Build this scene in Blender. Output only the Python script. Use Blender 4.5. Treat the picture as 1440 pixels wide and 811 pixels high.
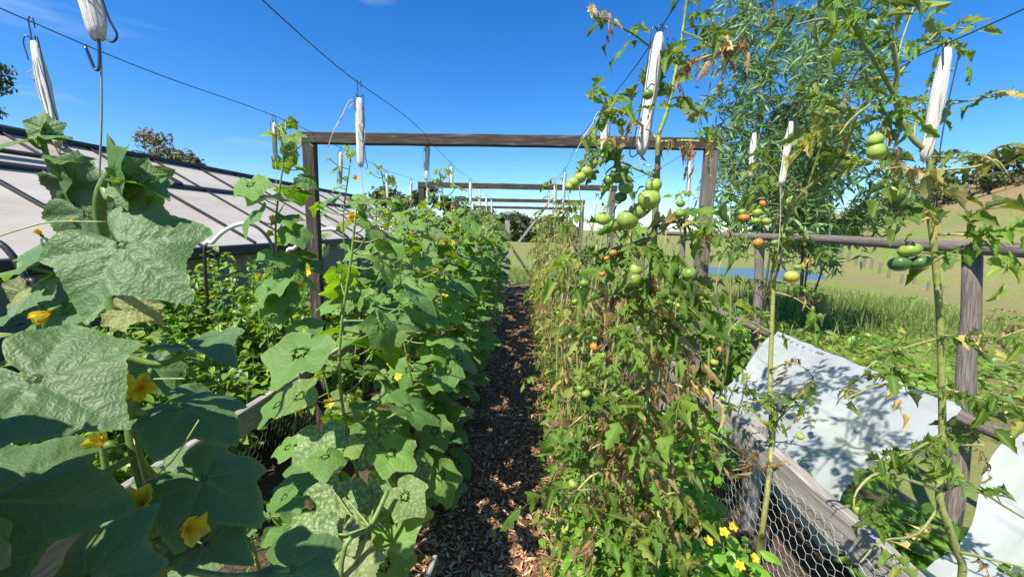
import bpy, math, random
import numpy as np
from mathutils import Vector, Matrix

# ------------------------------------------------------------------ basics
for o in list(bpy.data.objects):
    bpy.data.objects.remove(o)
C = bpy.context.scene.collection
rs = np.random.RandomState(7)
PI = math.pi
W, H, F = 1440.0, 811.0, 580.0
EYE = np.array([0.0, 0.0, 1.6])
VPX, VPY, ROLL = 738.0, 320.0, math.radians(1.2)


def nrm(v):
    v = np.asarray(v, float)
    return v / (np.linalg.norm(v) + 1e-12)


# camera axes: world +Y is seen at the vanishing point of the path
_f = nrm([(VPX - W / 2) / F, -(VPY - H / 2) / F, -1.0])
_u = np.array([math.sin(ROLL), math.cos(ROLL), 0.0])
_u[2] = -(_u[0] * _f[0] + _u[1] * _f[1]) / _f[2]
_u = nrm(_u)
_r = np.cross(_f, _u)
CAMROT = np.array([_r, _f, _u])            # camera vector -> world vector


def ray(px, py):
    return CAMROT @ np.array([(px - W / 2) / F, -(py - H / 2) / F, -1.0])


def P(px, py, y):
    d = ray(px, py)
    return EYE + d * (y / d[1])


def PX(px, py, x):
    d = ray(px, py)
    return EYE + d * (x / d[0])


cam = bpy.data.cameras.new('camera')
cam.sensor_width = 36.0
cam.lens = F / W * 36.0
cam.clip_start, cam.clip_end = 0.02, 3000
camo = bpy.data.objects.new('camera', cam)
C.objects.link(camo)
M4 = Matrix([[*CAMROT[i], EYE[i]] for i in range(3)] + [[0, 0, 0, 1]])
camo.matrix_world = M4
bpy.context.scene.camera = camo

# ------------------------------------------------------------------ light
SUN = nrm([-0.50, -0.60, 1.06])            # towards the sun
EXPO = 0.75
sc = bpy.context.scene
sc.view_settings.view_transform = 'Standard'
sc.view_settings.look = 'None'
sc.view_settings.exposure = EXPO
sc.view_settings.gamma = 1
wd = bpy.data.worlds.new('World')
sc.world = wd
wd.use_nodes = True
wn = wd.node_tree
bg = wn.nodes['Background']
sky = wn.nodes.new('ShaderNodeTexSky')
sky.sky_type = 'NISHITA'
sky.sun_disc = False
sky.sun_elevation = math.asin(SUN[2])
sky.sun_rotation = math.atan2(SUN[0], SUN[1])
sky.altitude = 300
sky.air_density = 1.0
sky.dust_density = 0.25
sky.ozone_density = 3.0
hs = wn.nodes.new('ShaderNodeHueSaturation')
hs.inputs['Saturation'].default_value = 1.36
hs.inputs['Value'].default_value = 1.0
wn.links.new(sky.outputs[0], hs.inputs['Color'])
tint = wn.nodes.new('ShaderNodeMix')
tint.data_type, tint.blend_type = 'RGBA', 'MULTIPLY'
tint.inputs[0].default_value = 1.0
tint.inputs[7].default_value = (.80, .98, 1.20, 1)
wn.links.new(hs.outputs[0], tint.inputs[6])
wn.links.new(tint.outputs[2], bg.inputs[0])
tcn = wn.nodes.new('ShaderNodeTexCoord')
mpn = wn.nodes.new('ShaderNodeMapping')
mpn.inputs['Scale'].default_value = (1.6, 1.6, 9.0)
cln = wn.nodes.new('ShaderNodeTexNoise')
cln.inputs['Scale'].default_value = 1.7
cln.inputs['Detail'].default_value = 7
crn = wn.nodes.new('ShaderNodeMapRange')
crn.inputs[1].default_value, crn.inputs[2].default_value, crn.inputs[4].default_value = .64, .85, .30
cmx = wn.nodes.new('ShaderNodeMix')
cmx.data_type = 'RGBA'
cmx.inputs[7].default_value = (7.5, 8.2, 9.0, 1)
wn.links.new(tcn.outputs['Generated'], mpn.inputs[0])
wn.links.new(mpn.outputs[0], cln.inputs['Vector'])
wn.links.new(cln.outputs['Fac'], crn.inputs[0])
wn.links.new(crn.outputs[0], cmx.inputs[0])
wn.links.new(tint.outputs[2], cmx.inputs[6])
wn.links.new(cmx.outputs[2], bg.inputs[0])
bg.inputs[1].default_value = 0.10
sl = bpy.data.lights.new('sun', 'SUN')
sl.energy = 5.0
sl.angle = math.radians(0.53)
sl.color = (1.0, 0.94, 0.82)
so = bpy.data.objects.new('sun', sl)
so.rotation_euler = Vector(SUN).to_track_quat('Z', 'Y').to_euler()
so.location = (-20, -16, 30)
C.objects.link(so)
sc.cycles.max_bounces = 6
sc.cycles.transparent_max_bounces = 8


# ------------------------------------------------------------------ objects
def tag(o, label=None, cat=None, group=None, kind=None):
    if label:
        o['label'] = label
    if cat:
        o['category'] = cat
    if group:
        o['group'] = group
    if kind:
        o['kind'] = kind
    return o


def empty(name, loc, label, cat, group=None):
    o = bpy.data.objects.new(name, None)
    o.empty_display_size = 0.05
    C.objects.link(o)
    o.location = tuple(loc)
    return tag(o, label, cat, group)


def copy_tree(o, parent=None):
    c = o.copy()
    C.objects.link(c)
    if parent is not None:
        c.parent = parent
    for ch in [k for k in o.children]:
        copy_tree(ch, c)
    return c


class MB:
    """collects verts, faces and per-point attributes, builds one mesh object"""

    def __init__(s):
        s.v, s.q, s.t, s.c, s.l, s.n = [], [], [], [], [], 0

    def add(s, v, q=None, t=None, col=(0, .5, 0, 0), lc=None):
        v = np.asarray(v, float).reshape(-1, 3)
        n = len(v)
        s.v.append(v)
        if q is not None and len(q):
            s.q.append(np.asarray(q, int).reshape(-1, 4) + s.n)
        if t is not None and len(t):
            s.t.append(np.asarray(t, int).reshape(-1, 3) + s.n)
        col = np.asarray(col, float)
        s.c.append(np.broadcast_to(col, (n, 4)) if col.ndim == 1 else col)
        s.l.append(np.zeros((n, 3)) if lc is None else lc)
        s.n += n

    def box(s, c, size, R=None, col=(0, .5, 0, 0)):
        hx, hy, hz = np.asarray(size, float) / 2
        v = np.array([[x, y, z] for x in (-hx, hx) for y in (-hy, hy) for z in (-hz, hz)])
        if R is not None:
            v = v @ np.asarray(R).T
        s.add(v + np.asarray(c, float), [[0, 1, 3, 2], [4, 6, 7, 5], [0, 4, 5, 1], [2, 3, 7, 6], [0, 2, 6, 4], [1, 5, 7, 3]],
              col=col, lc=v)

    def bar(s, a, b, w, h, up=(0, 0, 1), col=(0, .5, 0, 0), bev=0.004, jit=0.0, seg=1):
        """squared timber from a to b with a small chamfer; w across, h along 'up'"""
        a, b = np.asarray(a, float), np.asarray(b, float)
        d = nrm(b - a)
        up = np.asarray(up, float)
        x = nrm(np.cross(d, up))
        z = np.cross(x, d)
        w2, h2, k = w / 2, h / 2, bev
        prof = np.array([[-w2 + k, -h2], [w2 - k, -h2], [w2, -h2 + k], [w2, h2 - k], [w2 - k, h2], [-w2 + k, h2], [-w2, h2 - k], [-w2, -h2 + k]])
        L = np.linalg.norm(b - a)
        V, LC = [], []
        for i in range(seg + 1):
            t = i / seg
            jj = rs.uniform(-jit, jit, 2) if 0 < i < seg else np.zeros(2)
            for p in prof:
                pj = p + jj + rs.uniform(-jit, jit, 2) * .5
                V.append(a + (b - a) * t + x * pj[0] + z * pj[1])
                LC.append([p[0], p[1], t * L])
        V, LC = np.array(V), np.array(LC)
        q = []
        for i in range(seg):
            for j in range(8):
                j2 = (j + 1) % 8
                q.append([i * 8 + j, i * 8 + j2, (i + 1) * 8 + j2, (i + 1) * 8 + j])
        e = seg * 8
        q += [[3, 2, 1, 0], [7, 4, 3, 0], [7, 6, 5, 4], [e, e + 1, e + 2, e + 3], [e, e + 3, e + 4, e + 7], [e + 4, e + 5, e + 6, e + 7]]
        s.add(V, q, col=col, lc=LC)

    def tube(s, pts, r, sides=6, col=(0, .5, 0, 0), caps=True):
        p = np.asarray(pts, float)
        n = len(p)
        r = np.broadcast_to(np.asarray(r, float), (n,))
        T = np.gradient(p, axis=0)
        T /= np.linalg.norm(T, axis=1)[:, None] + 1e-12
        u = np.cross(T[0], [0.13, 0.31, 0.94])
        if np.linalg.norm(u) < .1:
            u = np.cross(T[0], [1, 0, 0])
        u = nrm(u)
        a = np.arange(sides) * 2 * PI / sides
        V = np.empty((n, sides, 3))
        for i in range(n):
            u = nrm(u - T[i] * (u @ T[i]))
            w = np.cross(T[i], u)
            V[i] = p[i] + r[i] * (np.cos(a)[:, None] * u + np.sin(a)[:, None] * w)
        i, j = np.meshgrid(np.arange(n - 1), np.arange(sides), indexing='ij')
        j2 = (j + 1) % sides
        q = np.stack([i * sides + j, i * sides + j2, (i + 1) * sides + j2, (i + 1) * sides + j], -1).reshape(-1, 4)
        V = V.reshape(-1, 3)
        t = None
        if caps:
            V = np.vstack([V, p[:1], p[-1:]])
            k = n * sides
            t = [[k, (m + 1) % sides, m] for m in range(sides)] + [[k + 1, k - sides + m, k - sides + (m + 1) % sides] for m in range(sides)]
        L = np.repeat(np.concatenate([[0], np.cumsum(np.linalg.norm(np.diff(p, axis=0), axis=1))]), sides)
        ang = np.tile(a, n)
        lc = np.stack([np.cos(ang) * .02, np.sin(ang) * .02, L], 1)
        if caps:
            lc = np.vstack([lc, [[0, 0, 0]], [[0, 0, L[-1]]]])
        s.add(V, q, t, col=col, lc=lc)

    def place(s, tp, R, sc_, p, tint=None, rnd=None):
        """stamp a template (dict v,q,t,c,l)"""
        c = tp['c'].copy()
        if tint is not None:
            c[:, 0] = np.clip(c[:, 0] + tint, 0, 1)
        if rnd is not None:
            c[:, 1] = rnd
        s.add((tp['v'] * sc_) @ np.asarray(R).T + np.asarray(p), tp['q'], tp['t'], c, tp['l'])

    def build(s, name, mat, parent=None, smooth=True, at=None):
        me = bpy.data.meshes.new(name)
        v = np.vstack(s.v)
        off = np.zeros(3)
        if parent is not None:
            off = np.array(parent.matrix_world.translation if at is None else at)
        if at is not None:
            off = np.asarray(at, float)
        v = v - off
        q = np.vstack(s.q) if s.q else np.zeros((0, 4), int)
        t = np.vstack(s.t) if s.t else np.zeros((0, 3), int)
        me.vertices.add(len(v))
        me.vertices.foreach_set('co', v.ravel())
        nl = q.size + t.size
        me.loops.add(nl)
        me.loops.foreach_set('vertex_index', np.concatenate([q.ravel(), t.ravel()]))
        me.polygons.add(len(q) + len(t))
        me.polygons.foreach_set('loop_start', np.concatenate([np.arange(len(q)) * 4, q.size + np.arange(len(t)) * 3]))
        me.polygons.foreach_set('use_smooth', np.full(len(q) + len(t), smooth))
        a = me.attributes.new('col', 'FLOAT_COLOR', 'POINT')
        a.data.foreach_set('color', np.vstack(s.c).astype(np.float32).ravel())
        a = me.attributes.new('lc', 'FLOAT_VECTOR', 'POINT')
        a.data.foreach_set('vector', np.vstack(s.l).astype(np.float32).ravel())
        me.update(calc_edges=True)
        me.validate()
        for m in (mat if isinstance(mat, (list, tuple)) else [mat]):
            me.materials.append(m)
        o = bpy.data.objects.new(name, me)
        C.objects.link(o)
        if parent is not None:
            o.parent = parent
            base = world_of(parent)
            o.location = tuple(off - base)
        elif at is not None:
            o.location = tuple(off)
        return o


def world_of(o):
    b = np.array(o.location)
    while o.parent is not None:
        o = o.parent
        b = b + np.array(o.location)
    return b


_build0 = MB.build


def _build(s, name, mat, parent=None, smooth=True, at=None):
    if parent is not None and at is None:
        at = world_of(parent)
    return _build0(s, name, mat, parent, smooth, at)


MB.build = _build


# ------------------------------------------------------------------ materials
def newmat(name):
    m = bpy.data.materials.new(name)
    m.use_nodes = True
    nt = m.node_tree
    for n in list(nt.nodes):
        nt.nodes.remove(n)
    out = nt.nodes.new('ShaderNodeOutputMaterial')
    return m, nt, out


def N(nt, typ, **kw):
    n = nt.nodes.new(typ)
    for k, v in kw.items():
        if k.startswith('i_'):
            key = k[2:].replace('_', ' ')
            key = int(key) if key.isdigit() else key
            n.inputs[key].default_value = v
        else:
            setattr(n, k, v)
    return n


def ramp(nt, stops, interp='LINEAR'):
    r = nt.nodes.new('ShaderNodeValToRGB')
    r.color_ramp.interpolation = interp
    els = r.color_ramp.elements
    while len(els) < len(stops):
        els.new(0.5)
    for e, (p, c) in zip(els, stops):
        e.position = p
        e.color = (*c, 1) if len(c) == 3 else c
    return r


def mix(nt, fac, a, b, typ='MIX'):
    m = nt.nodes.new('ShaderNodeMix')
    m.data_type = 'RGBA'
    m.blend_type = typ
    for key, val in ((0, fac), (6, a), (7, b)):
        if hasattr(val, 'is_linked') or hasattr(val, 'links'):
            nt.links.new(val, m.inputs[key])
        else:
            m.inputs[key].default_value = val if key == 0 else (*val, 1) if len(val) == 3 else val
    return m.outputs[2]


def leaf_mat(name, stops, transl=0.32, rough=0.45, vein=None, cell=0.0, bump=0.0, under=None, spots=0.0, var=0.35, spec=0.5,
             cellscale=13.0, spotgate=(.30, .42)):
    """col.R = health 0 (green) .. 1 (dry), col.G = random, col.B = vein, col.A = radius"""
    m, nt, out = newmat(name)
    L = nt.links.new
    at = N(nt, 'ShaderNodeAttribute', attribute_name='col')
    lc = N(nt, 'ShaderNodeAttribute', attribute_name='lc')
    sep = N(nt, 'ShaderNodeSeparateColor')
    L(at.outputs['Color'], sep.inputs[0])
    geo = N(nt, 'ShaderNodeNewGeometry')
    no = N(nt, 'ShaderNodeTexNoise', i_Scale=26.0, i_Detail=3.0)
    L(geo.outputs['Position'], no.inputs['Vector'])
    # health + patchy noise
    ma = N(nt, 'ShaderNodeMath', operation='MULTIPLY_ADD')
    sb = N(nt, 'ShaderNodeMath', operation='SUBTRACT')
    L(no.outputs['Fac'], sb.inputs[0])
    sb.inputs[1].default_value = 0.5
    L(sb.outputs[0], ma.inputs[0])
    ma.inputs[1].default_value = 0.30
    L(sep.outputs[0], ma.inputs[2])
    cl = N(nt, 'ShaderNodeClamp')
    L(ma.outputs[0], cl.inputs[0])
    rp = ramp(nt, stops)
    L(cl.outputs[0], rp.inputs[0])
    col = rp.outputs[0]
    # per leaf brightness
    mr = N(nt, 'ShaderNodeMapRange', i_3=1.0 - var, i_4=1.0 + var)
    L(sep.outputs[1], mr.inputs[0])
    hv = N(nt, 'ShaderNodeHueSaturation')
    L(mr.outputs[0], hv.inputs['Value'])
    L(col, hv.inputs['Color'])
    col = hv.outputs[0]
    if vein is not None:
        mv = N(nt, 'ShaderNodeMath', operation='MULTIPLY')
        L(sep.outputs[2], mv.inputs[0])
        mv.inputs[1].default_value = 0.75
        col = mix(nt, mv.outputs[0], col, vein)
    nrmout = None
    if cell > 0:
        vo = N(nt, 'ShaderNodeTexVoronoi', feature='DISTANCE_TO_EDGE', i_Scale=cellscale)
        vo.voronoi_dimensions = '2D'
        wob = N(nt, 'ShaderNodeTexNoise', i_Scale=6.0, i_Detail=2.0)
        L(lc.outputs['Vector'], wob.inputs['Vector'])
        av = N(nt, 'ShaderNodeVectorMath', operation='MULTIPLY_ADD')
        L(wob.outputs['Color'], av.inputs[0])
        av.inputs[1].default_value = (.12, .12, .12)
        L(lc.outputs['Vector'], av.inputs[2])
        L(av.outputs[0], vo.inputs['Vector'])
        vr = N(nt, 'ShaderNodeMapRange', i_1=0.0, i_2=0.09, i_3=cell, i_4=0.0)
        L(vo.outputs['Distance'], vr.inputs[0])
        col = mix(nt, vr.outputs[0], col, vein if vein is not None else (.1, .2, .05))
        hb = N(nt, 'ShaderNodeMapRange', interpolation_type='SMOOTHERSTEP', i_1=0.0, i_2=0.34, i_3=0.0, i_4=1.0)
        L(vo.outputs['Distance'], hb.inputs[0])
        n2 = N(nt, 'ShaderNodeTexNoise', i_Scale=60.0, i_Detail=2.0)
        L(lc.outputs['Vector'], n2.inputs['Vector'])
        sx = N(nt, 'ShaderNodeSeparateXYZ')
        L(av.outputs[0], sx.inputs[0])
        dvd = N(nt, 'ShaderNodeMath', operation='DIVIDE')
        L(sx.outputs[2], dvd.inputs[0])
        dvd.inputs[1].default_value = .175
        fr_ = N(nt, 'ShaderNodeMath', operation='FRACT')
        L(dvd.outputs[0], fr_.inputs[0])
        pp_ = N(nt, 'ShaderNodeMath', operation='PINGPONG')
        L(fr_.outputs[0], pp_.inputs[0])
        pp_.inputs[1].default_value = .5
        ln = N(nt, 'ShaderNodeMapRange', i_1=0.0, i_2=0.075, i_3=cell * 1.7, i_4=0.0)
        L(pp_.outputs[0], ln.inputs[0])
        col = mix(nt, ln.outputs[0], col, vein if vein is not None else (.1, .2, .05))
        lh = N(nt, 'ShaderNodeMapRange', interpolation_type='SMOOTHERSTEP', i_1=0.0, i_2=0.4, i_3=0.0, i_4=1.2)
        L(pp_.outputs[0], lh.inputs[0])
        ad = N(nt, 'ShaderNodeMath', operation='MULTIPLY_ADD')
        L(hb.outputs[0], ad.inputs[0])
        ad.inputs[1].default_value = .75
        L(lh.outputs[0], ad.inputs[2])
        bp = N(nt, 'ShaderNodeBump', i_Strength=bump, i_Distance=0.003)
        L(ad.outputs[0], bp.inputs['Height'])
        nrmout = bp.outputs[0]
    elif bump > 0:
        n2 = N(nt, 'ShaderNodeTexNoise', i_Scale=160.0, i_Detail=2.0)
        L(geo.outputs['Position'], n2.inputs['Vector'])
        bp = N(nt, 'ShaderNodeBump', i_Strength=bump, i_Distance=0.004)
        L(n2.outputs['Fac'], bp.inputs['Height'])
        nrmout = bp.outputs[0]
    if spots > 0:
        sv = N(nt, 'ShaderNodeTexVoronoi', i_Scale=6.5)
        sv.voronoi_dimensions = '2D'
        L(lc.outputs['Vector'], sv.inputs['Vector'])
        sr = N(nt, 'ShaderNodeMapRange', i_1=0.24, i_2=0.33, i_3=1.0, i_4=0.0)
        L(sv.outputs['Distance'], sr.inputs[0])
        gt = N(nt, 'ShaderNodeMapRange', i_1=spotgate[0], i_2=spotgate[1], i_3=0.0, i_4=spots)
        L(sep.outputs[0], gt.inputs[0])
        mm = N(nt, 'ShaderNodeMath', operation='MULTIPLY')
        L(sr.outputs[0], mm.inputs[0])
        L(gt.outputs[0], mm.inputs[1])
        col = mix(nt, mm.outputs[0], col, (.50, .46, .26))
    pb = N(nt, 'ShaderNodeBsdfPrincipled', i_Roughness=rough)
    pb.inputs['Specular IOR Level'].default_value = spec
    if under is not None:
        cu = mix(nt, geo.outputs['Backfacing'], col, mix(nt, 0.55, col, under))
    else:
        cu = col
    L(cu, pb.inputs['Base Color'])
    tr = N(nt, 'ShaderNodeBsdfTranslucent')
    hy = N(nt, 'ShaderNodeHueSaturation', i_Hue=0.48, i_Saturation=1.12, i_Value=2.6)
    L(col, hy.inputs['Color'])
    L(hy.outputs[0], tr.inputs['Color'])
    if nrmout is not None:
        L(nrmout, pb.inputs['Normal'])
    ms = N(nt, 'ShaderNodeMixShader', i_0=transl)
    L(pb.outputs[0], ms.inputs[1])
    L(tr.outputs[0], ms.inputs[2])
    L(ms.outputs[0], out.inputs[0])
    return m


def vcol_mat(name, rough=0.5, transl=0.0, spec=0.5, noise=0.0):
    m, nt, out = newmat(name)
    L = nt.links.new
    at = N(nt, 'ShaderNodeAttribute', attribute_name='col')
    pb = N(nt, 'ShaderNodeBsdfPrincipled', i_Roughness=rough)
    pb.inputs['Specular IOR Level'].default_value = spec
    col = at.outputs['Color']
    if noise:
        geo = N(nt, 'ShaderNodeNewGeometry')
        no = N(nt, 'ShaderNodeTexNoise', i_Scale=90.0, i_Detail=3.0)
        L(geo.outputs['Position'], no.inputs['Vector'])
        mr = N(nt, 'ShaderNodeMapRange', i_1=.3, i_2=.7, i_3=1 - noise, i_4=1 + noise)
        L(no.outputs['Fac'], mr.inputs[0])
        hv = N(nt, 'ShaderNodeHueSaturation')
        L(mr.outputs[0], hv.inputs['Value'])
        L(col, hv.inputs['Color'])
        col = hv.outputs[0]
    L(col, pb.inputs['Base Color'])
    if transl:
        tr = N(nt, 'ShaderNodeBsdfTranslucent')
        L(col, tr.inputs['Color'])
        ms = N(nt, 'ShaderNodeMixShader', i_0=transl)
        L(pb.outputs[0], ms.inputs[1])
        L(tr.outputs[0], ms.inputs[2])
        L(ms.outputs[0], out.inputs[0])
    else:
        L(pb.outputs[0], out.inputs[0])
    return m


def noise_mat(name, stops, scale=8.0, rough=0.7, bump=0.3, bdist=0.01, stretch=None, coord='lc', detail=6.0, spec=0.4, metal=0.0):
    """noise coloured; stretch=(sx,sy,sz) scales the coordinates (wood grain along lc.z)"""
    m, nt, out = newmat(name)
    L = nt.links.new
    if coord == 'lc':
        src = N(nt, 'ShaderNodeAttribute', attribute_name='lc').outputs['Vector']
    else:
        src = N(nt, 'ShaderNodeNewGeometry').outputs['Position']
    if stretch:
        mp = N(nt, 'ShaderNodeMapping')
        mp.inputs['Scale'].default_value = stretch
        L(src, mp.inputs[0])
        src = mp.outputs[0]
    no = N(nt, 'ShaderNodeTexNoise', i_Scale=scale, i_Detail=detail, i_Roughness=0.65)
    L(src, no.inputs['Vector'])
    rp = ramp(nt, stops)
    L(no.outputs['Fac'], rp.inputs[0])
    pb = N(nt, 'ShaderNodeBsdfPrincipled', i_Roughness=rough, i_Metallic=metal)
    pb.inputs['Specular IOR Level'].default_value = spec
    L(rp.outputs[0], pb.inputs['Base Color'])
    if bump:
        bp = N(nt, 'ShaderNodeBump', i_Strength=bump, i_Distance=bdist)
        L(no.outputs['Fac'], bp.inputs['Height'])
        L(bp.outputs[0], pb.inputs['Normal'])
    L(pb.outputs[0], out.inputs[0])
    return m


M = {}
M['cuc'] = leaf_mat('cucumber_leaf', [(0.0, (.078, .188, .018)), (.28, (.165, .31, .026)), (.45, (.19, .25, .055)), (.7, (.36, .31, .10)), (1, (.26, .15, .07))],
                    transl=.27, rough=.48, vein=(.20, .33, .085), cell=.14, bump=.30, under=(.14, .24, .09), spots=.9, var=.36, spec=.22)
M['cuc_big'] = leaf_mat('cucumber_leaf_big', [(0.0, (.046, .115, .026)), (.28, (.11, .23, .036)), (.45, (.19, .25, .055)), (.7, (.34, .26, .08)), (1, (.24, .13, .06))],
                        transl=.28, rough=.52, vein=(.13, .22, .07), cell=.2, bump=.24, cellscale=17.0, under=(.14, .23, .09), var=.2, spec=.45)
M['cuc_spot'] = leaf_mat('blotched_cucumber_leaf', [(0.0, (.075, .155, .03)), (.25, (.15, .23, .05)), (.45, (.36, .33, .13)), (.7, (.46, .36, .17)), (1, (.30, .18, .09))],
                        transl=.2, rough=.5, vein=(.24, .33, .12), cell=.2, bump=.25, under=(.14, .24, .09), spots=.85, spotgate=(-.02, .03), spec=.3)
M['tom'] = leaf_mat('tomato_leaf', [(0.0, (.062, .140, .018)), (.25, (.115, .21, .026)), (.45, (.28, .29, .06)), (.65, (.50, .39, .17)), (.85, (.42, .26, .12)), (1, (.20, .11, .06))],
                    transl=.30, rough=.55, spec=.3, vein=(.15, .22, .05), bump=.5, under=(.16, .2, .09), var=.4)
M['bush'] = leaf_mat('bush_leaf', [(0.0, (.075, .175, .026)), (.4, (.15, .28, .04)), (.75, (.22, .27, .05)), (1, (.26, .17, .07))], transl=.3, rough=.42, var=.4)
M['basil'] = leaf_mat('basil_leaf', [(0.0, (.10, .25, .022)), (.5, (.18, .36, .035)), (1, (.25, .3, .06))], transl=.34, rough=.35, bump=.3, vein=(.16, .3, .05), var=.25)
M['willow'] = leaf_mat('willow_leaf', [(0.0, (.105, .20, .075)), (.5, (.17, .28, .10)), (1, (.2, .2, .08))], transl=.28, rough=.45, var=.4)
M['tree'] = leaf_mat('tree_leaf', [(0.0, (.038, .065, .022)), (.5, (.07, .095, .03)), (1, (.13, .12, .05))], transl=.2, rough=.6, var=.5)
M['grassy'] = leaf_mat('grass_blade', [(0.0, (.07, .14, .02)), (.5, (.13, .2, .035)), (1, (.3, .26, .1))], transl=.3, rough=.5, var=.4)
M['stem'] = vcol_mat('stem', rough=.45, noise=.25)
M['flower'] = vcol_mat('flower_petal', rough=.5, transl=.3)
M['fruit'] = vcol_mat('fruit_skin', rough=.3, spec=.45, noise=.14)
M['darkwood'] = noise_mat('dark_timber', [(.25, (.022, .016, .013)), (.5, (.055, .040, .032)), (.62, (.095, .078, .066)), (.76, (.30, .27, .245))], scale=5.0,
                          stretch=(14, 14, 1.3), rough=.8, bump=.5, bdist=.006)
M['midwood'] = noise_mat('brown_grey_timber', [(.2, (.05, .04, .034)), (.45, (.13, .11, .095)), (.6, (.20, .175, .155)), (.8, (.36, .33, .30))], scale=4.0,
                         stretch=(20, 20, 1.2), rough=.85, bump=.6, bdist=.006)
M['greywood'] = noise_mat('grey_timber', [(.2, (.12, .10, .085)), (.45, (.27, .245, .215)), (.6, (.40, .37, .335)), (.8, (.55, .52, .48))], scale=4.0,
                          stretch=(20, 20, 1.2), rough=.85, bump=.6, bdist=.006)
M['log'] = noise_mat('weathered_log', [(.25, (.06, .045, .036)), (.45, (.16, .13, .105)), (.6, (.26, .23, .20)), (.8, (.44, .41, .37))], scale=5.0,
                     stretch=(90, 90, 2.2), rough=.9, bump=.9, bdist=.01)
M['bark'] = noise_mat('bark', [(.3, (.07, .05, .035)), (.6, (.19, .15, .11)), (.8, (.30, .26, .2))], scale=9.0, stretch=(50, 50, 3), rough=.9, bump=.8)
M['twine'] = noise_mat('white_twine', [(.28, (.34, .31, .26)), (.42, (.62, .59, .53)), (.55, (.76, .74, .70)), (.8, (.84, .83, .80))], scale=6.0, stretch=(75, 75, 1.2), rough=.7, bump=.9, bdist=.003)
M['wire'] = noise_mat('dark_wire', [(.3, (.025, .027, .03)), (.7, (.06, .06, .065))], scale=30, rough=.45, metal=.6, bump=0)
M['hookwire'] = noise_mat('hook_wire', [(.3, (.06, .075, .11)), (.7, (.13, .15, .19))], scale=30, rough=.3, metal=.7, bump=0)
M['galv'] = noise_mat('galvanised_wire', [(.3, (.42, .43, .44)), (.7, (.62, .63, .64))], scale=30, rough=.5, metal=.25, bump=0)
M['blackwire'] = noise_mat('old_black_wire', [(.3, (.06, .06, .06)), (.7, (.18, .18, .19))], scale=30, rough=.5, metal=.3, bump=0)
M['pipeblack'] = noise_mat('black_pipe', [(.3, (.02, .02, .022)), (.7, (.04, .04, .042))], scale=20, rough=.35, bump=0)
M['pipewhite'] = noise_mat('white_pipe', [(.3, (.68, .68, .66)), (.7, (.8, .8, .78))], scale=20, rough=.4, bump=0)
M['barblack'] = noise_mat('black_bar', [(.3, (.012, .013, .016)), (.7, (.028, .03, .035))], scale=10, rough=.5, bump=0)
M['ghwall'] = noise_mat('greenhouse_wall', [(.3, (.16, .17, .15)), (.7, (.25, .26, .23))], scale=3, rough=.6, bump=0, coord='pos')


def roof_mat():
    m, nt, out = newmat('translucent_roofing')
    L = nt.links.new
    at = N(nt, 'ShaderNodeAttribute', attribute_name='lc')
    mp = N(nt, 'ShaderNodeMapping')
    mp.inputs['Scale'].default_value = (.5, .5, 4.0)
    L(at.outputs['Vector'], mp.inputs[0])
    no = N(nt, 'ShaderNodeTexNoise', i_Scale=1.6, i_Detail=7.0, i_Roughness=.65)
    L(mp.outputs[0], no.inputs['Vector'])
    rp = ramp(nt, [(.3, (.40, .335, .245)), (.45, (.52, .46, .37)), (.6, (.57, .52, .43)), (.75, (.64, .595, .52))])
    L(no.outputs['Fac'], rp.inputs[0])
    pb = N(nt, 'ShaderNodeBsdfPrincipled', i_Roughness=.42)
    pb.inputs['Specular IOR Level'].default_value = .28
    L(rp.outputs[0], pb.inputs['Base Color'])
    L(pb.outputs[0], out.inputs[0])
    return m


M['roofing'] = roof_mat()


def cover_mat():
    """thin white insect netting: part see-through, part diffuse"""
    m, nt, out = newmat('white_net')
    L = nt.links.new
    geo = N(nt, 'ShaderNodeNewGeometry')
    no = N(nt, 'ShaderNodeTexNoise', i_Scale=5.0, i_Detail=5.0)
    L(geo.outputs['Position'], no.inputs['Vector'])
    rp = ramp(nt, [(.3, (.60, .66, .70)), (.7, (.74, .79, .82))])
    L(no.outputs['Fac'], rp.inputs[0])
    df = N(nt, 'ShaderNodeBsdfDiffuse')
    L(rp.outputs[0], df.inputs[0])
    tl = N(nt, 'ShaderNodeBsdfTranslucent')
    L(rp.outputs[0], tl.inputs[0])
    tp = N(nt, 'ShaderNodeBsdfTransparent')
    a = N(nt, 'ShaderNodeMixShader', i_0=.35)
    L(df.outputs[0], a.inputs[1])
    L(tl.outputs[0], a.inputs[2])
    b = N(nt, 'ShaderNodeMixShader', i_0=.36)
    L(a.outputs[0], b.inputs[1])
    L(tp.outputs[0], b.inputs[2])
    bp = N(nt, 'ShaderNodeBump', i_Strength=.25, i_Distance=.02)
    L(no.outputs['Fac'], bp.inputs['Height'])
    L(bp.outputs[0], df.inputs['Normal'])
    L(b.outputs[0], out.inputs[0])
    return m


M['net'] = cover_mat()


# ------------------------------------------------------------------ terrain
def sstep(a, b, x):
    t = np.clip((x - a) / (b - a), 0, 1)
    return t * t * (3 - 2 * t)


def terrain(x, y):
    x, y = np.asarray(x, float), np.asarray(y, float)
    h = -2.9 * sstep(2.4, 34, x)
    q = x - 0.55 * y
    t = np.clip((q - 6) / 54, 0, 1.15)
    h = h + 20 * t * sstep(30, 62, x)
    far = sstep(12, 40, np.hypot(np.maximum(x - 2, 0), np.maximum(y - 12, 0)))
    h = h + far * (.22 * np.sin(x * .21 + y * .07) + .18 * np.sin(y * .27 - x * .11))
    h = h - .35 * sstep(13, 24, y) * sstep(30, -6, x)
    # pond hollow
    h = h - .5 * np.exp(-(((x - 13.5) / 4.5) ** 2 + ((y - 25) / 4.0) ** 2))
    return h


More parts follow.
